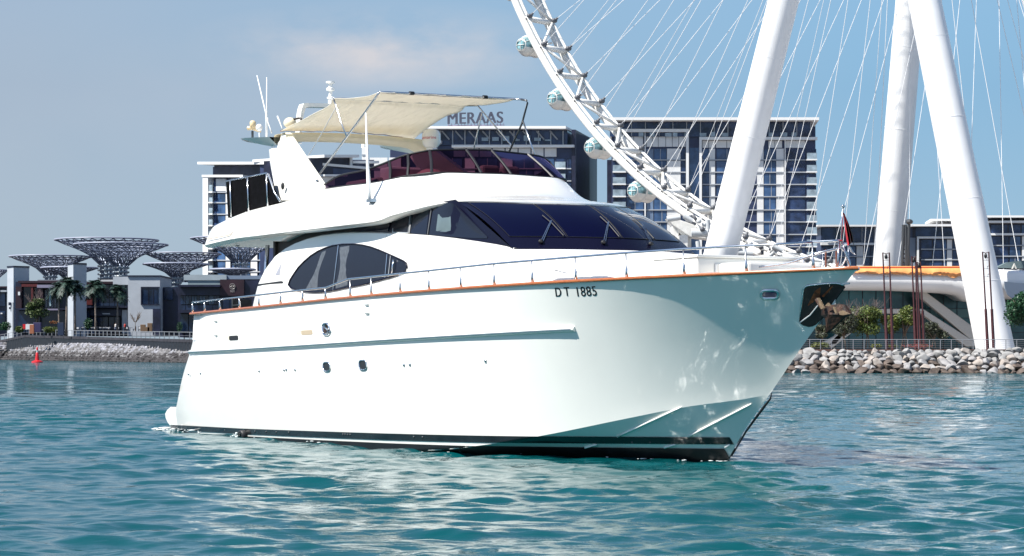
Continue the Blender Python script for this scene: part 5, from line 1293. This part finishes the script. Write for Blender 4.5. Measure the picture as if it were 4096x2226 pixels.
# ================================================================ RESTAURANT BUILDINGS (left)
def shop(name, label, u, D):
    e = empty(name, W(u, 1335, D)); e['o'] = 0; del e['o']; tag(e, label, 'building'); io = -e.location
    def pb(nm, u0, v0, u1, v1, dy0, dy1, m, parent=None, bev=0):
        p = W(u0, v0, D+dy0)+io; q = W(u1, v1, D+dy0)+io; b = MB(); b.box(min(p.x, q.x), max(p.x, q.x), dy0, dy1, min(p.z, q.z), max(p.z, q.z)); return b.build(nm, m, parent or e, bevel=bev)
    return e, pb, io
e, pb, io = shop('left_restaurant', 'two storey dark restaurant with maroon frames between two pale pylons', 165, 486)
pb('wall', 62, 1128, 268, 1345, 2, 16, gdark); pb('roof', 72, 1124, 300, 1133, 0, 17, maroon); pb('roof_slab', 150, 1120, 262, 1127, 1, 15, mat('grey_slab', (.16, .17, .2), .6))
pb('frame', 62, 1147, 86, 1235, 0, 1.8, maroon); pb('frame', 86, 1137, 150, 1148, -.2, 1.6, redcl); pb('frame', 124, 1147, 132, 1230, -.1, 1.6, redcl); pb('frame', 150, 1150, 172, 1235, 0, 1.8, maroon)
pb('window', 87, 1149, 123, 1235, 1.2, 1.9, shopg); pb('window', 133, 1152, 149, 1232, 1.2, 1.9, shopg); pb('window', 174, 1160, 232, 1232, 1.0, 1.9, shopg); pb('awning_slat', 148, 1140, 232, 1152, -2.5, 1.5, mat('mauve_louvre', (.22, .2, .28), .6))
for u in (184, 196, 208, 220): pb('window_frame', u, 1160, u+1.5, 1232, .7, 1.1, gmull)
pb('lit_sign', 72, 1168, 80, 1182, -.4, 0, mat('white_sign', (.7, .7, .7), .5)); pb('terrace_edge', 60, 1234, 268, 1240, -1.5, 2, gdark); pb('window', 70, 1245, 160, 1330, 1.3, 1.9, shopg); pb('window', 170, 1245, 262, 1335, 1.3, 1.9, shopg)
pb('awning_slat', 172, 1236, 235, 1242, -3, 1.5, mat('mauve_louvre', (.22, .2, .28), .6)); pb('parasol_top', 196, 1155, 222, 1160, -2, .4, mat('white_sign', (.7, .7, .7), .5)); pb('curtain', 198, 1172, 204, 1225, .2, .5, mat('pale_curtain', (.3, .42, .45), .8))
def pylon(label, u0, um, u1, vt, vb, D):
    e = empty('pylon', W(um, 1340, D)); tag(e, label, 'tower', 'white pylons among the restaurants'); io = -e.location
    p0, pm, p1 = W(u0, vb, D+2.2)+io, W(um, vb, D)+io, W(u1, vb, D+2.6)+io; zt_ = (W(um, vt, D)+io).z
    b = MB(); dep = Vector((0, 4, 0)); poly = [(p0.x, p0.y, p0.z-2), (pm.x, pm.y, p0.z-2), (p1.x, p1.y, p0.z-2), (p1.x*.6, p1.y+5, p0.z-2), (p0.x, p0.y+4, p0.z-2)]; b.prism(poly, (0, 0, zt_-p0.z+2)); b.build('wall', render_w, e)
    b = MB(); b.prism([(x*1.04, y*1.0-(.15 if y < 3 else 0), zt_) for x, y, z in poly], (0, 0, .35)); b.build('coping', gdark, e)
    return e
e = pylon('pale pylon nearest the left edge, with a small dark lamp', 29, 54, 117, 1070, 1335, 496); b = MB(); b.box(-1.3, -.75, .5, .9, 6.8, 7.5); b.box(-1.2, -.9, .6, .9, 5.9, 6.4); b.build('wall_lamp', gdark, e)
b = MB(); b.box(-.25, -.05, .0, .3, .5, 7.5); b.build('downpipe', gmull, e)
pylon('pale pylon between the first two palms', 271, 293, 346, 1058, 1335, 474)
e, pb, io = shop('glazed_restaurant', 'dark glazed two storey restaurant with a red crest panel between second pylon and white block', 425, 484)
pb('wall', 340, 1135, 512, 1345, 2, 16, gdark); pb('roof', 336, 1127, 512, 1136, -.5, 17, maroon); pb('roof_block', 390, 1120, 470, 1128, 3, 12, paleg)
pb('red_panel', 337, 1137, 369, 1220, .2, 1.9, redcl)
for u in range(372, 505, 22): pb('window', u, 1140, u+20, 1190, 1.2, 1.9, shopg); pb('window', u, 1192, u+20, 1224, 1.0, 1.8, shopg)
pb('terrace_edge', 300, 1224, 512, 1232, -1.8, 2, gdark); pb('window', 310, 1238, 360, 1335, 1, 1.9, shopg)
for u in (364, 390, 412, 436, 458): pb('window', u, 1270, u+20, 1335, 1, 1.9, shopg)
pb('fascia', 362, 1238, 486, 1264, .2, 1.6, gdark); pb('white_pier', 488, 1240, 510, 1335, .0, 1.8, render_w)
pb('fascia_lettering', 410, 1254, 440, 1258, .05, .2, mat('white_sign', (.7, .7, .7), .5))  # pale bar added in place of small lettering, not a lamp
pc = W(349, 1168, 484)+io; b = MB(); b.lathe([(0, -.1), (1.0, -.08), (1.0, .1)], (0, 0, 0), (0, 1, 0), 24); cr = b.build('crest', mat('white_sign', (.7, .7, .7), .5), e, smooth=True); cr.location = (pc.x, .1, pc.z); cr.scale = (.85, 1, 1.35)
b = MB(); b.tube([(.55*math.cos(t), -.13, .6*math.sin(t)) for t in np.linspace(0, 6.28, 20)], .12, 5); b.box(-.6, .6, -.16, -.1, -.1, .12); b.prism([(-.3, -.13, .3), (0, -.13, .75), (.3, -.13, .3)], (0, .05, 0)); b.build('crest_mark', gdark, cr)
e, pb, io = shop('white_block', 'white rendered block with one large dark window right of the palms', 575, 480)
pb('wall', 512, 1106, 640, 1345, 0, 16, render_w); pb('coping', 508, 1102, 643, 1107, -.3, 16.5, gdark); pb('side_wall', 452, 1108, 512, 1140, 3, 15, render_w)
o = pb('window', 565, 1150, 634, 1218, -.15, .3, shopg); pb('window_frame', 563, 1148, 637, 1151, -.35, .2, gdark, o); pb('window_frame', 563, 1217, 637, 1220, -.35, .2, gdark, o); pb('window_frame', 563, 1151, 566, 1217, -.35, .2, gdark, o); pb('window_frame', 592, 1151, 593.5, 1217, -.25, .2, gdark, o); pb('window_frame', 612, 1151, 613.5, 1217, -.25, .2, gdark, o)
pb('doorway', 611, 1236, 641, 1340, -.2, .4, gdark); pb('link_wall', 641, 1150, 716, 1345, 4, 14, gdark); pb('link_window', 655, 1152, 690, 1200, 3.6, 4.1, gglass2); pb('chimney_stack', 642, 1130, 650, 1152, 5, 8, render_w)
e, pb, io = shop('signed_shop', 'dark glazed shop with a round emblem on its maroon wall, nearest the stern', 860, 452)
pb('wall', 712, 1142, 1010, 1350, 1.5, 16, gdark); pb('roof_panel', 735, 1100, 906, 1122, 0, 15, render_g); pb('roof_panel', 752, 1122, 880, 1141, .2, 12, mat('dark_green_grey_panel', (.20, .26, .28), .7)); pb('roof_panel', 906, 1103, 1060, 1118, .4, 12, mat('blue_grey_panel', (.16, .21, .29), .7))
pb('roof_fringe', 714, 1140, 880, 1148, -2, 1.5, gdark); pb('fascia', 716, 1148, 880, 1182, 0, 1.4, gdark); pb('maroon_wall', 880, 1119, 976, 1184, -.3, 1.4, maroon); pb('corner_wall', 976, 1122, 1040, 1240, .3, 1.6, gdark)
rnd = random.Random(2)
for k in range(14):
    u = 722+k*11.2; o = pb('window', u, 1184, u+9.8, 1218, .9, 1.5, shopl if 1 < k < 13 and k % 3 else shopg)
for k in range(6): pb('window', 716+k*27, 1222, 716+k*27+25, 1240, .9, 1.5, gglass2); 
for k in range(3): pb('window', 892+k*28, 1188, 892+k*28+26, 1236, .9, 1.5, gglass2)
pb('terrace_edge', 712, 1240, 990, 1252, -1.5, 1.5, gdark)
for k in range(6): pb('window', 722+k*34, 1258, 722+k*34+30, 1330, 1, 1.5, shopg)
pc = W(930.5, 1147, 452)+io; b = MB(); b.tube([(pc.x+.58*math.cos(t), -.42, pc.z+.58*math.sin(t)) for t in np.linspace(0, 6.283, 25)], .07, 5)
b.tube([(pc.x-.4, -.42, pc.z-.1), (pc.x-.1, -.42, pc.z+.12), (pc.x+.15, -.42, pc.z-.02), (pc.x+.42, -.42, pc.z+.1)], .07, 5); b.tube([(pc.x-.2, -.42, pc.z+.3), (pc.x+.25, -.42, pc.z+.26)], .05, 5); b.tube([(pc.x-.25, -.42, pc.z-.28), (pc.x+.2, -.42, pc.z-.32)], .05, 5)
sgm = mat('grey_gold_letter', (.22, .20, .20), .4); b.build('emblem', sgm, e)
vs, fs = textmesh('NEFI', .72, offset=.02, spacing=1.05); p = W(930.5, 1170, 452)+io; MB().add([(p.x+x*.62, -.42, p.z+y) for x, y, z in vs], fs).build('sign_letters', sgm, e)
e, pb, io = shop('edge_building', 'dark low building cut off by the left edge', -30, 500)
pb('wall', -120, 1150, 25, 1345, 1, 14, gdark); pb('roof', -120, 1146, 27, 1151, 0, 15, maroon); pb('window', -40, 1160, 20, 1225, .5, 1.1, shopg); pb('awning_slat', 2, 1162, 24, 1168, -2, 1, render_w); pb('window', -40, 1245, 20, 1310, .5, 1.1, shopg); pb('lit_sign', 2, 1252, 9, 1257, .2, .5, mat('white_sign', (.7, .7, .7), .5))

# ================================================================ TREES AND PALMS
def leaves(b, c_, rad, n, size, rnd, mi=0, droop=0):
    for _ in range(n):
        while True:
            p = Vector((rnd.uniform(-1, 1), rnd.uniform(-1, 1), rnd.uniform(-1, 1)))
            if p.length < 1 and (p.length > .45 or rnd.random() < .4): break
        q = c_+Vector((p.x*rad[0], p.y*rad[1], p.z*rad[2])); a = Vector((rnd.gauss(0, 1), rnd.gauss(0, 1), rnd.gauss(0, .6)-droop)).normalized(); u_ = a.cross(Vector((rnd.gauss(0, 1), rnd.gauss(0, 1), rnd.gauss(0, 1)))).normalized(); s_ = size*rnd.uniform(.6, 1.3)
        b.add([q-a*s_, q+u_*s_*.45, q+a*s_, q-u_*s_*.45], [(0, 1, 2, 3)], mi)
def tree(name, label, u, vb, D, vt, hw, m, seed, n=1500, size=.16, trunkh=.35, clumps=9, group=None, multi=1, bare=None, squash=1.0):
    rnd = random.Random(seed); base = W(u, vb, D); top = W(u, vt, D); H_ = top.z-base.z; wd = hw/FPX*D
    e = empty(name, base); tag(e, label, 'tree', group)
    b = MB(); th = H_*trunkh
    for k in range(multi):
        x = (k-(multi-1)/2)*.35; b.tube([(x, 0, -.2), (x*.6+.02, 0, th*.5), (x*.3, 0, th), (x*.1+rnd.uniform(-.1, .1), 0, H_*.7)], [.035*H_*.5, .028*H_*.5, .02*H_*.5, .008*H_], 7)
    for k in range(9):
        a = rnd.uniform(0, 6.28); r_ = wd*rnd.uniform(.4, .85); b.tube([(0, 0, th*rnd.uniform(.8, 1.2)), (r_*.5*math.cos(a), r_*.5*math.sin(a), th+(H_-th)*.35), (r_*math.cos(a), r_*math.sin(a), th+(H_-th)*rnd.uniform(.45, .85))], [.012*H_, .008*H_, .003*H_], 5)
    b.build('trunk', trunkm, e, smooth=True)
    b = MB()
    for k in range(clumps):
        a = rnd.uniform(0, 6.28); t = rnd.uniform(0, 1); rr = wd*(.25+.5*rnd.random())*(1-.35*t); zc = th*1.05+(H_-th)*(.12+.66*t)*squash
        cr_ = wd*rnd.uniform(.30, .46); leaves(b, Vector((rr*math.cos(a), rr*math.sin(a)*.8, zc)), (cr_, cr_, min(cr_*.8, (H_-th)*.26)), n//clumps, size, rnd)
    if b.v: b.build('crown', m, e)
    return e
def twigs(e, n, H0, H1, wd, seed, r_=.012, m=None):
    rnd = random.Random(seed); b = MB()
    for k in range(n):
        a = rnd.uniform(0, 6.28); r1 = wd*rnd.uniform(.3, 1); z1 = H0+(H1-H0)*rnd.uniform(.3, 1); p1 = Vector((r1*math.cos(a), r1*math.sin(a)*.7, z1)); p0 = Vector((r1*.25*math.cos(a), 0, H0))
        b.tube([p0, p0.lerp(p1, .55)+Vector((0, 0, (H1-H0)*.12)), p1], [r_*1.6, r_, r_*.5], 4)
        for q in range(3): b.tube([p0.lerp(p1, .6), p1+Vector((rnd.uniform(-.3, .3)*wd, 0, rnd.uniform(0, .25)*(H1-H0)))], r_*.6, 4)
    b.build('bare_branches', m or mat('pinkish_twigs', (.19, .14, .13), .9), e)
G = 'young trees along the right promenade'
e = tree('promenade_tree', 'grey leaved thin tree partly behind the anchor', 3375, 1390, 205, 1228, 74, leafx, 1, 3200, .12, .28, 12, G, 2); twigs(e, 26, 2.2, 4.2, 1.6, 5)
e = tree('promenade_tree', 'half bare green tree between the anchor and the left pair of red posts', 3470, 1388, 206, 1222, 92, leafg, 2, 4200, .13, .28, 14, G, 2); twigs(e, 30, 2.4, 4.4, 1.9, 6)
tree('promenade_tree', 'narrow yellow green tree seen between the left pair of red posts', 3548, 1388, 207, 1255, 42, leafy, 3, 1500, .12, .36, 8, G)
tree('promenade_tree', 'fullest green tree, standing left of the cluster of four red posts', 3618, 1390, 205, 1215, 76, leafg, 4, 5000, .13, .30, 14, G, 3)
tree('promenade_tree', 'dark shaded tree behind the slanting beams', 3735, 1385, 214, 1290, 55, leafx, 5, 2200, .13, .3, 10, G, 2)
tree('promenade_tree', 'small dark tree low beside the bow of the yacht', 3290, 1392, 204, 1300, 44, leafx, 6, 1500, .12, .4, 8, G)
e = tree('spreading_tree', 'dark green spreading tree cut off by the right edge', 4110, 1390, 199, 1150, 112, leafd, 7, 7000, .14, .35, 24, None, 1)
e = tree('olive_tree', 'broad olive green tree in front of the left restaurant', 146, 1325, 455, 1182, 52, leafo, 8, 2600, .26, .22, 13, None, 2); twigs(e, 18, 5, 8.5, 2.2, 9, .03)
e = empty('bare_tree', W(541, 1322, 450)); tag(e, 'small leafless tree in front of the white block', 'tree'); MB().tube([(0, 0, -.3), (0, 0, 1.9)], [.09, .06], 6).build('trunk', trunkm, e); twigs(e, 16, 1.7, 3.6, 1.25, 12, .03, trunkm)
def palm(label, u, vb, vt, D, seed, r_=2.3):
    rnd = random.Random(seed); base = W(u, vb, D); H_ = W(u, vt, D).z-base.z; e = empty('palm_tree', base); tag(e, label, 'palm tree', 'palms in front of the left restaurants')
    lean = rnd.uniform(-.25, .25); MB().tube([(0, 0, -.3), (lean*.3, 0, H_*.3), (lean*.7, 0, H_*.7), (lean, 0, H_)], [.24, .19, .17, .20], 9).build('trunk', palmtrunk, e, smooth=True)
    b = MB(); c_ = Vector((lean, 0, H_))
    for k in range(64):
        a = rnd.uniform(0, 6.28); el = rnd.uniform(-.75, 1.25); L_ = r_*rnd.uniform(.8, 1.15); d = Vector((math.cos(a)*math.cos(el), math.sin(a)*math.cos(el), math.sin(el))); side = Vector((-math.sin(a), math.cos(a), 0)); pts = []
        for j in range(6):
            t = j/5; pts.append(c_+d*L_*t+Vector((0, 0, -.55*L_*t*t)))
        for j in range(1, 6):
            for q in (-1, 1):
                for m_ in range(3):
                    p = pts[j-1].lerp(pts[j], m_/3); fl_ = .62*L_*(1-abs(j/5-.5))*.7; tipp = p+side*q*fl_+(pts[j]-pts[j-1])*.8+Vector((0, 0, -.12)); b.add([p, p+(pts[j]-pts[j-1])*.42, tipp], [(0, 1, 2)])
    b.build('crown', leafp, e)
palm('shortest leftmost palm, in front of the second pylon', 237, 1336, 1148, 442, 1)
palm('tallest palm, in front of the second pylon', 264, 1338, 1128, 438, 2, 2.5)
palm('palm just right of the second pylon', 301, 1334, 1140, 440, 3)
palm('palm with wide crown right of the red crest panel', 383, 1336, 1140, 438, 4, 2.6)
palm('rightmost palm, nearest the white block', 469, 1333, 1158, 440, 5)
for k, (u, v0, v1, hw, m, lab) in enumerate(((82, 1330, 1306, 30, leafg, 'low green hedge below the olive tree'), (20, 1322, 1290, 30, leafd, 'dark bushy shrub by the left edge'), (205, 1332, 1308, 34, leafg, 'low green hedge behind the tall palms'), (350, 1316, 1275, 26, leafd, 'round dark bush in front of the glazed restaurant'), (3280, 1394, 1372, 40, leafy, 'low yellow green shrub by the bow behind the railing'), (3510, 1394, 1378, 28, leafy, 'low green shrub at the foot of the left red posts'), (3570, 1394, 1380, 22, leafy, 'small green shrub between trees behind the railing'), (722, 1332, 1290, 16, leafd, 'spiky dark shrub beside the signed shop'))):
    D_ = 450 if u < 1000 else 200; rnd = random.Random(k+50); c_ = W(u, v0, D_); wd = hw/FPX*D_; h_ = (v0-v1)/FPX*D_; b = MB()
    for q in range(4): leaves(b, Vector((rnd.uniform(-.5, .5)*wd, 0, h_*.5)), (wd*.55, wd*.4, h_*.55), 260, wd*.09+.02, rnd)
    o = b.build('shrub', m, None); o.location = c_; tag(o, lab, 'shrub')
rnd = random.Random(77); b = MB(); c_ = W(215, 1290, 452); leaves(b, Vector(), (1.0, .6, .35), 200, .12, rnd); o = b.build('flowering_shrub', mat('orange_flowers', (.45, .09, .03), .7, col2=(.08, .1, .02), scale=3), None); o.location = c_; tag(o, 'orange flowering shrub beside the olive tree', 'shrub')
rnd = random.Random(78); b = MB(); c_ = W(3672, 1384, 200); leaves(b, Vector(), (1.6, .5, .16), 500, .06, rnd); o = b.build('flower_bed', mat('magenta_flowers', (.35, .03, .07), .7, col2=(.06, .08, .02), scale=6), None); o.location = c_; tag(o, 'strip of dark red flowers below the cluster of red posts', 'flowers')

# ================================================================ RAILINGS, POSTS, BUOY AND SMALL THINGS
gal = mat('galvanised_rail', (.30, .31, .33), .5, .3)
fence = empty('promenade_railing', (30, 193.2, 2.04)); tag(fence, 'grey post and wire railing above the boulders on the right', 'railing'); fo = Vector((-30, -193.2, -2.04))
zr = 2.95
x = 14.0; xs_ = []
while x < 54: xs_.append(x); x += .98
for i, x in enumerate(xs_): MB().box(x-.03-30, x+.03-30, -.03, .03, 0, .92).build('railing_post', gal, fence)
MB().tube([(14-30, 0, .93), (54-30, 0, .93)], .035, 6).build('top_rail', gal, fence)
for z in (.2, .38, .56, .74): MB().tube([(14-30, 0, z), (54-30, 0, z)], .008, 4).build('railing_wire', gal, fence)
kb = MB().box(5, 260, 192.6, 193.6, 1.9, 2.10); tag(kb.build('quay_kerb', mat('red_brown_kerb', (.14, .07, .055), .8), None), 'long red brown kerb on top of the boulder wall', 'kerb')
pmx = []
fence2 = empty('quay_railing', W(400, 1350, 425)); tag(fence2, 'thin dark railing along the left promenade edge', 'railing'); fo = -fence2.location
for i in range(0, len(pt_)-1):
    p, q = pt_[i], pt_[i+1]; L_ = (q-p).length
    if i == 0: p = q.lerp(p, .25); L_ = (q-p).length
    n_ = max(1, int(L_/3.1))
    for k in range(n_+1):
        r_ = p.lerp(q, k/n_)+fo+Vector((0, .5, 0)); MB().box(r_.x-.07, r_.x+.07, r_.y-.05, r_.y+.05, r_.z, r_.z+1.2).build('railing_post', gal, fence2)
    MB().tube([p+fo+Vector((0, .5, 1.2)), q+fo+Vector((0, .5, 1.2))], .05, 5).build('top_rail', gal, fence2)
    MB().tube([p+fo+Vector((0, .5, .6)), q+fo+Vector((0, .5, .6))], .02, 4).build('mid_rail', gal, fence2)
# slender red lamp masts
def mast(label, tops, bots, D, vt, vb):
    base = W((bots[0]+bots[-1])/2, vb, D); e = empty('lamp_mast', base); tag(e, label, 'lamp mast', 'slender oxide red lamp masts on the right promenade'); io = -base
    for t, b_ in zip(tops, bots):
        p0 = W(b_, vb, D)+io; p1 = W(t, vt, D)+io; pm = p0.lerp(p1, .42); b = MB(); b.tube([p0-Vector((0, 0, .3)), pm, pm+Vector((0, 0, .02)), p1], [.16, .13, .08, .065], 4); b.build('mast_post', postm, e)
    tl, tr_ = W(tops[0], vt, D)+io, W(tops[-1], vt, D)+io
    b = MB(); b.tube([tl+Vector((0, 0, -.02)), tl.lerp(tr_, .5)+Vector((0, 0, -.12)), tr_+Vector((0, 0, -.02))], .035, 5); b.build('top_brace', postm, e)
    c_ = tl.lerp(tr_, .5)+Vector((0, 0, -.42)); b = MB(); b.lathe([(0, -.22), (.12, -.1), (.15, .05), (.08, .25), (0, .3)], c_, n=10); b.build('lamp_head', rubber, e, smooth=True)
    for v in (1042, 1076, 1108):
        t = (v-vt)/(vb-vt); a_, c2 = (W(tops[0]+(bots[0]-tops[0])*t, v, D)+io), (W(tops[-1]+(bots[-1]-tops[-1])*t, v, D)+io); b = MB(); b.tube([a_, c2], .014, 4); m_ = a_.lerp(c2, .6); b.tube([m_, m_+Vector((.04, 0, .22)), m_+Vector((.12, -.05, .26))], .03, 5); b.build('small_lamp', darkgrey, e)
mast('red lamp mast of two posts left of the cluster', (3531, 3557), (3548, 3571), 197, 1011, 1392)
mast('red lamp mast of two posts in front of the white wheel leg', (3930, 3955), (3952, 3976), 196, 1008, 1404)
mast('red lamp mast at the left of the four post cluster', (3647, 3662), (3663, 3672), 201, 1026, 1390)
mast('red lamp mast at the right of the four post cluster, the shorter pair', (3668, 3682), (3682, 3697), 204, 1048, 1388)
# navigation buoy
bu = empty('channel_buoy', W(149, 1450, 362)); bu.location.z = 0; bu.scale = (.62, .62, .95); tag(bu, 'small red channel marker buoy floating off the left quay', 'buoy')
MB().lathe([(0, -.5), (1.2, -.4), (1.55, .0), (1.5, .22), (.9, .36), (.6, .4)], n=24).build('float', redp, bu, smooth=True, sharp=50)
MB().lathe([(.62, .36), (.50, .9), (.36, 1.75), (.30, 1.8)], n=20).build('tower', redp, bu, smooth=True, sharp=50)
MB().lathe([(.22, 1.8), (.2, 2.1), (.24, 2.12), (.24, 2.2), (0, 2.22)], n=14).build('light_base', mat('white_lamp', (.6, .6, .6), .4), bu, smooth=True, sharp=50)
MB().lathe([(.0, 2.2), (.28, 2.25), (.24, 2.55), (.12, 2.75), (0, 2.78)], n=14).build('lantern', redp, bu, smooth=True, sharp=50)
# cafe furniture, banner, bin
rnd = random.Random(31)
CL = ['leftmost cafe table with dark chairs, right of the second pylon', 'second cafe table with dark chairs from the second pylon', 'third cafe table, left of the wide crowned palm', 'cafe table just right of the wide crowned palm', 'cafe table halfway between the two right palms', 'cafe table just left of the rightmost palm', 'cafe table just right of the rightmost palm', 'cafe table below the bare tree', 'rightmost cafe table, by the dark doorway']
for k, u in enumerate((330, 350, 366, 398, 420, 445, 490, 520, 578)):
    base = W(u, 1326, 452); e = empty('cafe_table', base); tag(e, CL[k], 'table', 'cafe tables on the left terrace')
    b = MB(); b.box(-.5, .5, -.5, .5, .7, .76); b.tube([(0, 0, 0), (0, 0, .7)], .06, 6); b.build('table_top', gdark, e)
    for s in (-1, 1):
        b = MB(); b.box(s*.95-.3, s*.95+.3, -.3, .3, .4, .5); b.box(s*1.2-.05, s*1.2+.05, -.3, .3, .4, 1.0); b.box(s*.95-.28, s*.95-.22, -.3, .3, 0, .4); b.box(s*.95+.22, s*.95+.28, -.3, .3, 0, .4); b.build('chair', gdark, e)
        if rnd.random() < .8: MB().box(s*.95-.22, s*.95+.22, -.34, .0, .5, .85).build('cushion', mat('white_cushion', (.65, .66, .68), .8), e)
def person(label, u, vb, D, top, trousers, hair=(.02, .015, .012)):
    o_ = W(u, vb, D); e = empty('person', o_); tag(e, label, 'person')
    skin = mat('skin', (.35, .2, .14), .6)
    me = bpy.data.meshes.new('person'); 
    V = [(0, 0, .95), (0, 0, 1.15), (0, 0, 1.4), (0, -.01, 1.52), (0, -.02, 1.66), (.2, 0, 1.42), (.26, 0, 1.12), (.25, -.08, .86), (-.2, 0, 1.42), (-.26, 0, 1.12), (-.25, -.08, .86), (.1, 0, .9), (.12, -.02, .5), (.12, .02, .06), (.12, -.12, .04), (-.1, 0, .9), (-.12, .04, .5), (-.12, .1, .06), (-.12, -.04, .04)]
    E_ = [(0, 1), (1, 2), (2, 3), (3, 4), (2, 5), (5, 6), (6, 7), (2, 8), (8, 9), (9, 10), (0, 11), (11, 12), (12, 13), (13, 14), (0, 15), (15, 16), (16, 17), (17, 18)]
    rr = [.15, .14, .17, .06, .105, .07, .05, .035, .07, .05, .035, .1, .07, .05, .045, .1, .07, .05, .045]
    me.from_pydata(V, E_, []); me.materials.append(skin); o = bpy.data.objects.new('body', me); C.objects.link(o); o.parent = e
    md = o.modifiers.new('skin', 'SKIN'); 
    for i, r_ in enumerate(rr): me.skin_vertices[0].data[i].radius = (r_, r_*.8)
    me.skin_vertices[0].data[0].use_root = True
    o.modifiers.new('sub', 'SUBSURF').levels = 1
    MB().lathe([(.20, .9), (.185, 1.1), (.225, 1.35), (.16, 1.46), (.08, 1.5)], n=14).build('shirt', mat(*top), e, smooth=True)
    b = MB()
    for s in (-1, 1): b.tube([(s*.1, 0, .95), (s*.12, 0, .5), (s*.12, .03, .1)], [.13, .1, .08], 10)
    b.build('trousers', mat(*trousers), e, smooth=True); MB().ball((0, 0, 1.70), .115, .12, .10, 12, 8).build('hair', mat('dark_hair', hair, .8), e, smooth=True)
person('person in white standing beneath the rightmost palm', 463, 1326, 450, ('white_shirt', (.6, .6, .6), .8), ('blue_trousers', (.03, .05, .12), .8))
person('person in a red top at the cafe tables left of the white block', 500, 1326, 449, ('red_shirt', (.4, .03, .03), .8), ('dark_trousers', (.02, .02, .025), .8))
person('person in pale clothes beside the olive tree trunk', 112, 1326, 448, ('beige_shirt', (.45, .4, .36), .8), ('grey_trousers', (.1, .1, .12), .8))
bn = W(124, 1308, 447); o = MB().box(-1.1, 1.1, -.08, .08, -.55, .55).build('white_banner', mat('white_sign', (.7, .7, .7), .5), None); o.location = bn; tag(o, 'small white banner hanging below the olive tree', 'banner')
o = MB().box(-.75, .75, -.1, .1, -.5, .5).build('red_banner', redp, None); o.location = W(106, 1307, 448); tag(o, 'small red banner left of the white banner', 'banner')
o = MB().box(-.8, .8, -.5, .5, 0, 2.0).build('promenade_kiosk', mat('purple_blue_panel', (.03, .025, .09), .6), None, bevel=.08); o.location = W(150, 1330, 446); tag(o, 'dark purple kiosk box behind the left railing', 'kiosk')
o = MB().box(-.45, .45, -.3, .3, 0, 1.9).build('promenade_board', mat('orange_brown_board', (.35, .12, .06), .6), None, bevel=.05); o.location = W(128, 1336, 444); tag(o, 'upright orange board left of the purple kiosk', 'sign')
o = MB().box(-.6, .6, -.4, .4, 0, 2.6).build('information_totem', mat('dark_blue_panel', (.015, .025, .06), .5), None, bevel=.05); o.location = W(244, 1343, 436); tag(o, 'dark blue upright totem beside the palm trunks', 'totem')
for k, u in enumerate((572, 590, 600)):
    b = MB(); b.box(-.5, .5, -.4, .4, 0, [1.6, 1.1, 1.9][k]); o = b.build('planter_box', mat('brown_planter', (.16, .10, .06), .8), None, bevel=.06); o.location = W(u, 1330, 447); tag(o, ['brown planter box below the right side of the white block', 'low brown planter box next to the dark doorway', 'tall brown planter box touching the dark doorway'][k], 'planter')

# ================================================================ FOAM AND SPLASH round the hull
rnd = random.Random(90); foam = mat('sea_foam', (.75, .78, .78), .8); b = MB()
def blob(x, y, z, r_): b.ball(YO+FW*x+PT*y+Vector((0, 0, z)), r_*rnd.uniform(1, 2.2), r_*rnd.uniform(.6, 1.2), r_*.35, 7, 4)
for k in range(150):
    t = rnd.random(); x = -19.9+2.6*t**1.6; blob(x, -(2.45+.3*(1-t)+abs(rnd.gauss(0, .16))), .02+rnd.uniform(-.02, .03), rnd.uniform(.012, .05))
for k in range(14):
    x = rnd.uniform(-17, -1.5); blob(x, -(HB(x, .05)+.03+abs(rnd.gauss(0, .06))), .03+rnd.uniform(-.03, .02), rnd.uniform(.008, .028))
for k in range(24):
    x = rnd.uniform(-1.5, .4); blob(x, -(max(0, HB(x, .05))+.03+abs(rnd.gauss(0, .1))), .03, rnd.uniform(.008, .03))
tag(b.build('hull_foam', foam, None, smooth=True), 'thin flecks of white foam along the yacht waterline and stern', 'foam', kind='stuff')
q = HIT(982, 1742, HB); b = MB()
for k in range(46):
    t = rnd.random(); p = Vector((q.x-.12-.45*t+rnd.gauss(0, .04), q.y-.12-.10*t+rnd.gauss(0, .04), q.z+.02-.22*t*t+rnd.gauss(0, .03))); b.ball(p, rnd.uniform(.01, .035), rnd.uniform(.01, .03), rnd.uniform(.01, .03), 6, 4)
b.build('discharge_water', foam, yacht, smooth=True)['kind'] = 'stuff'
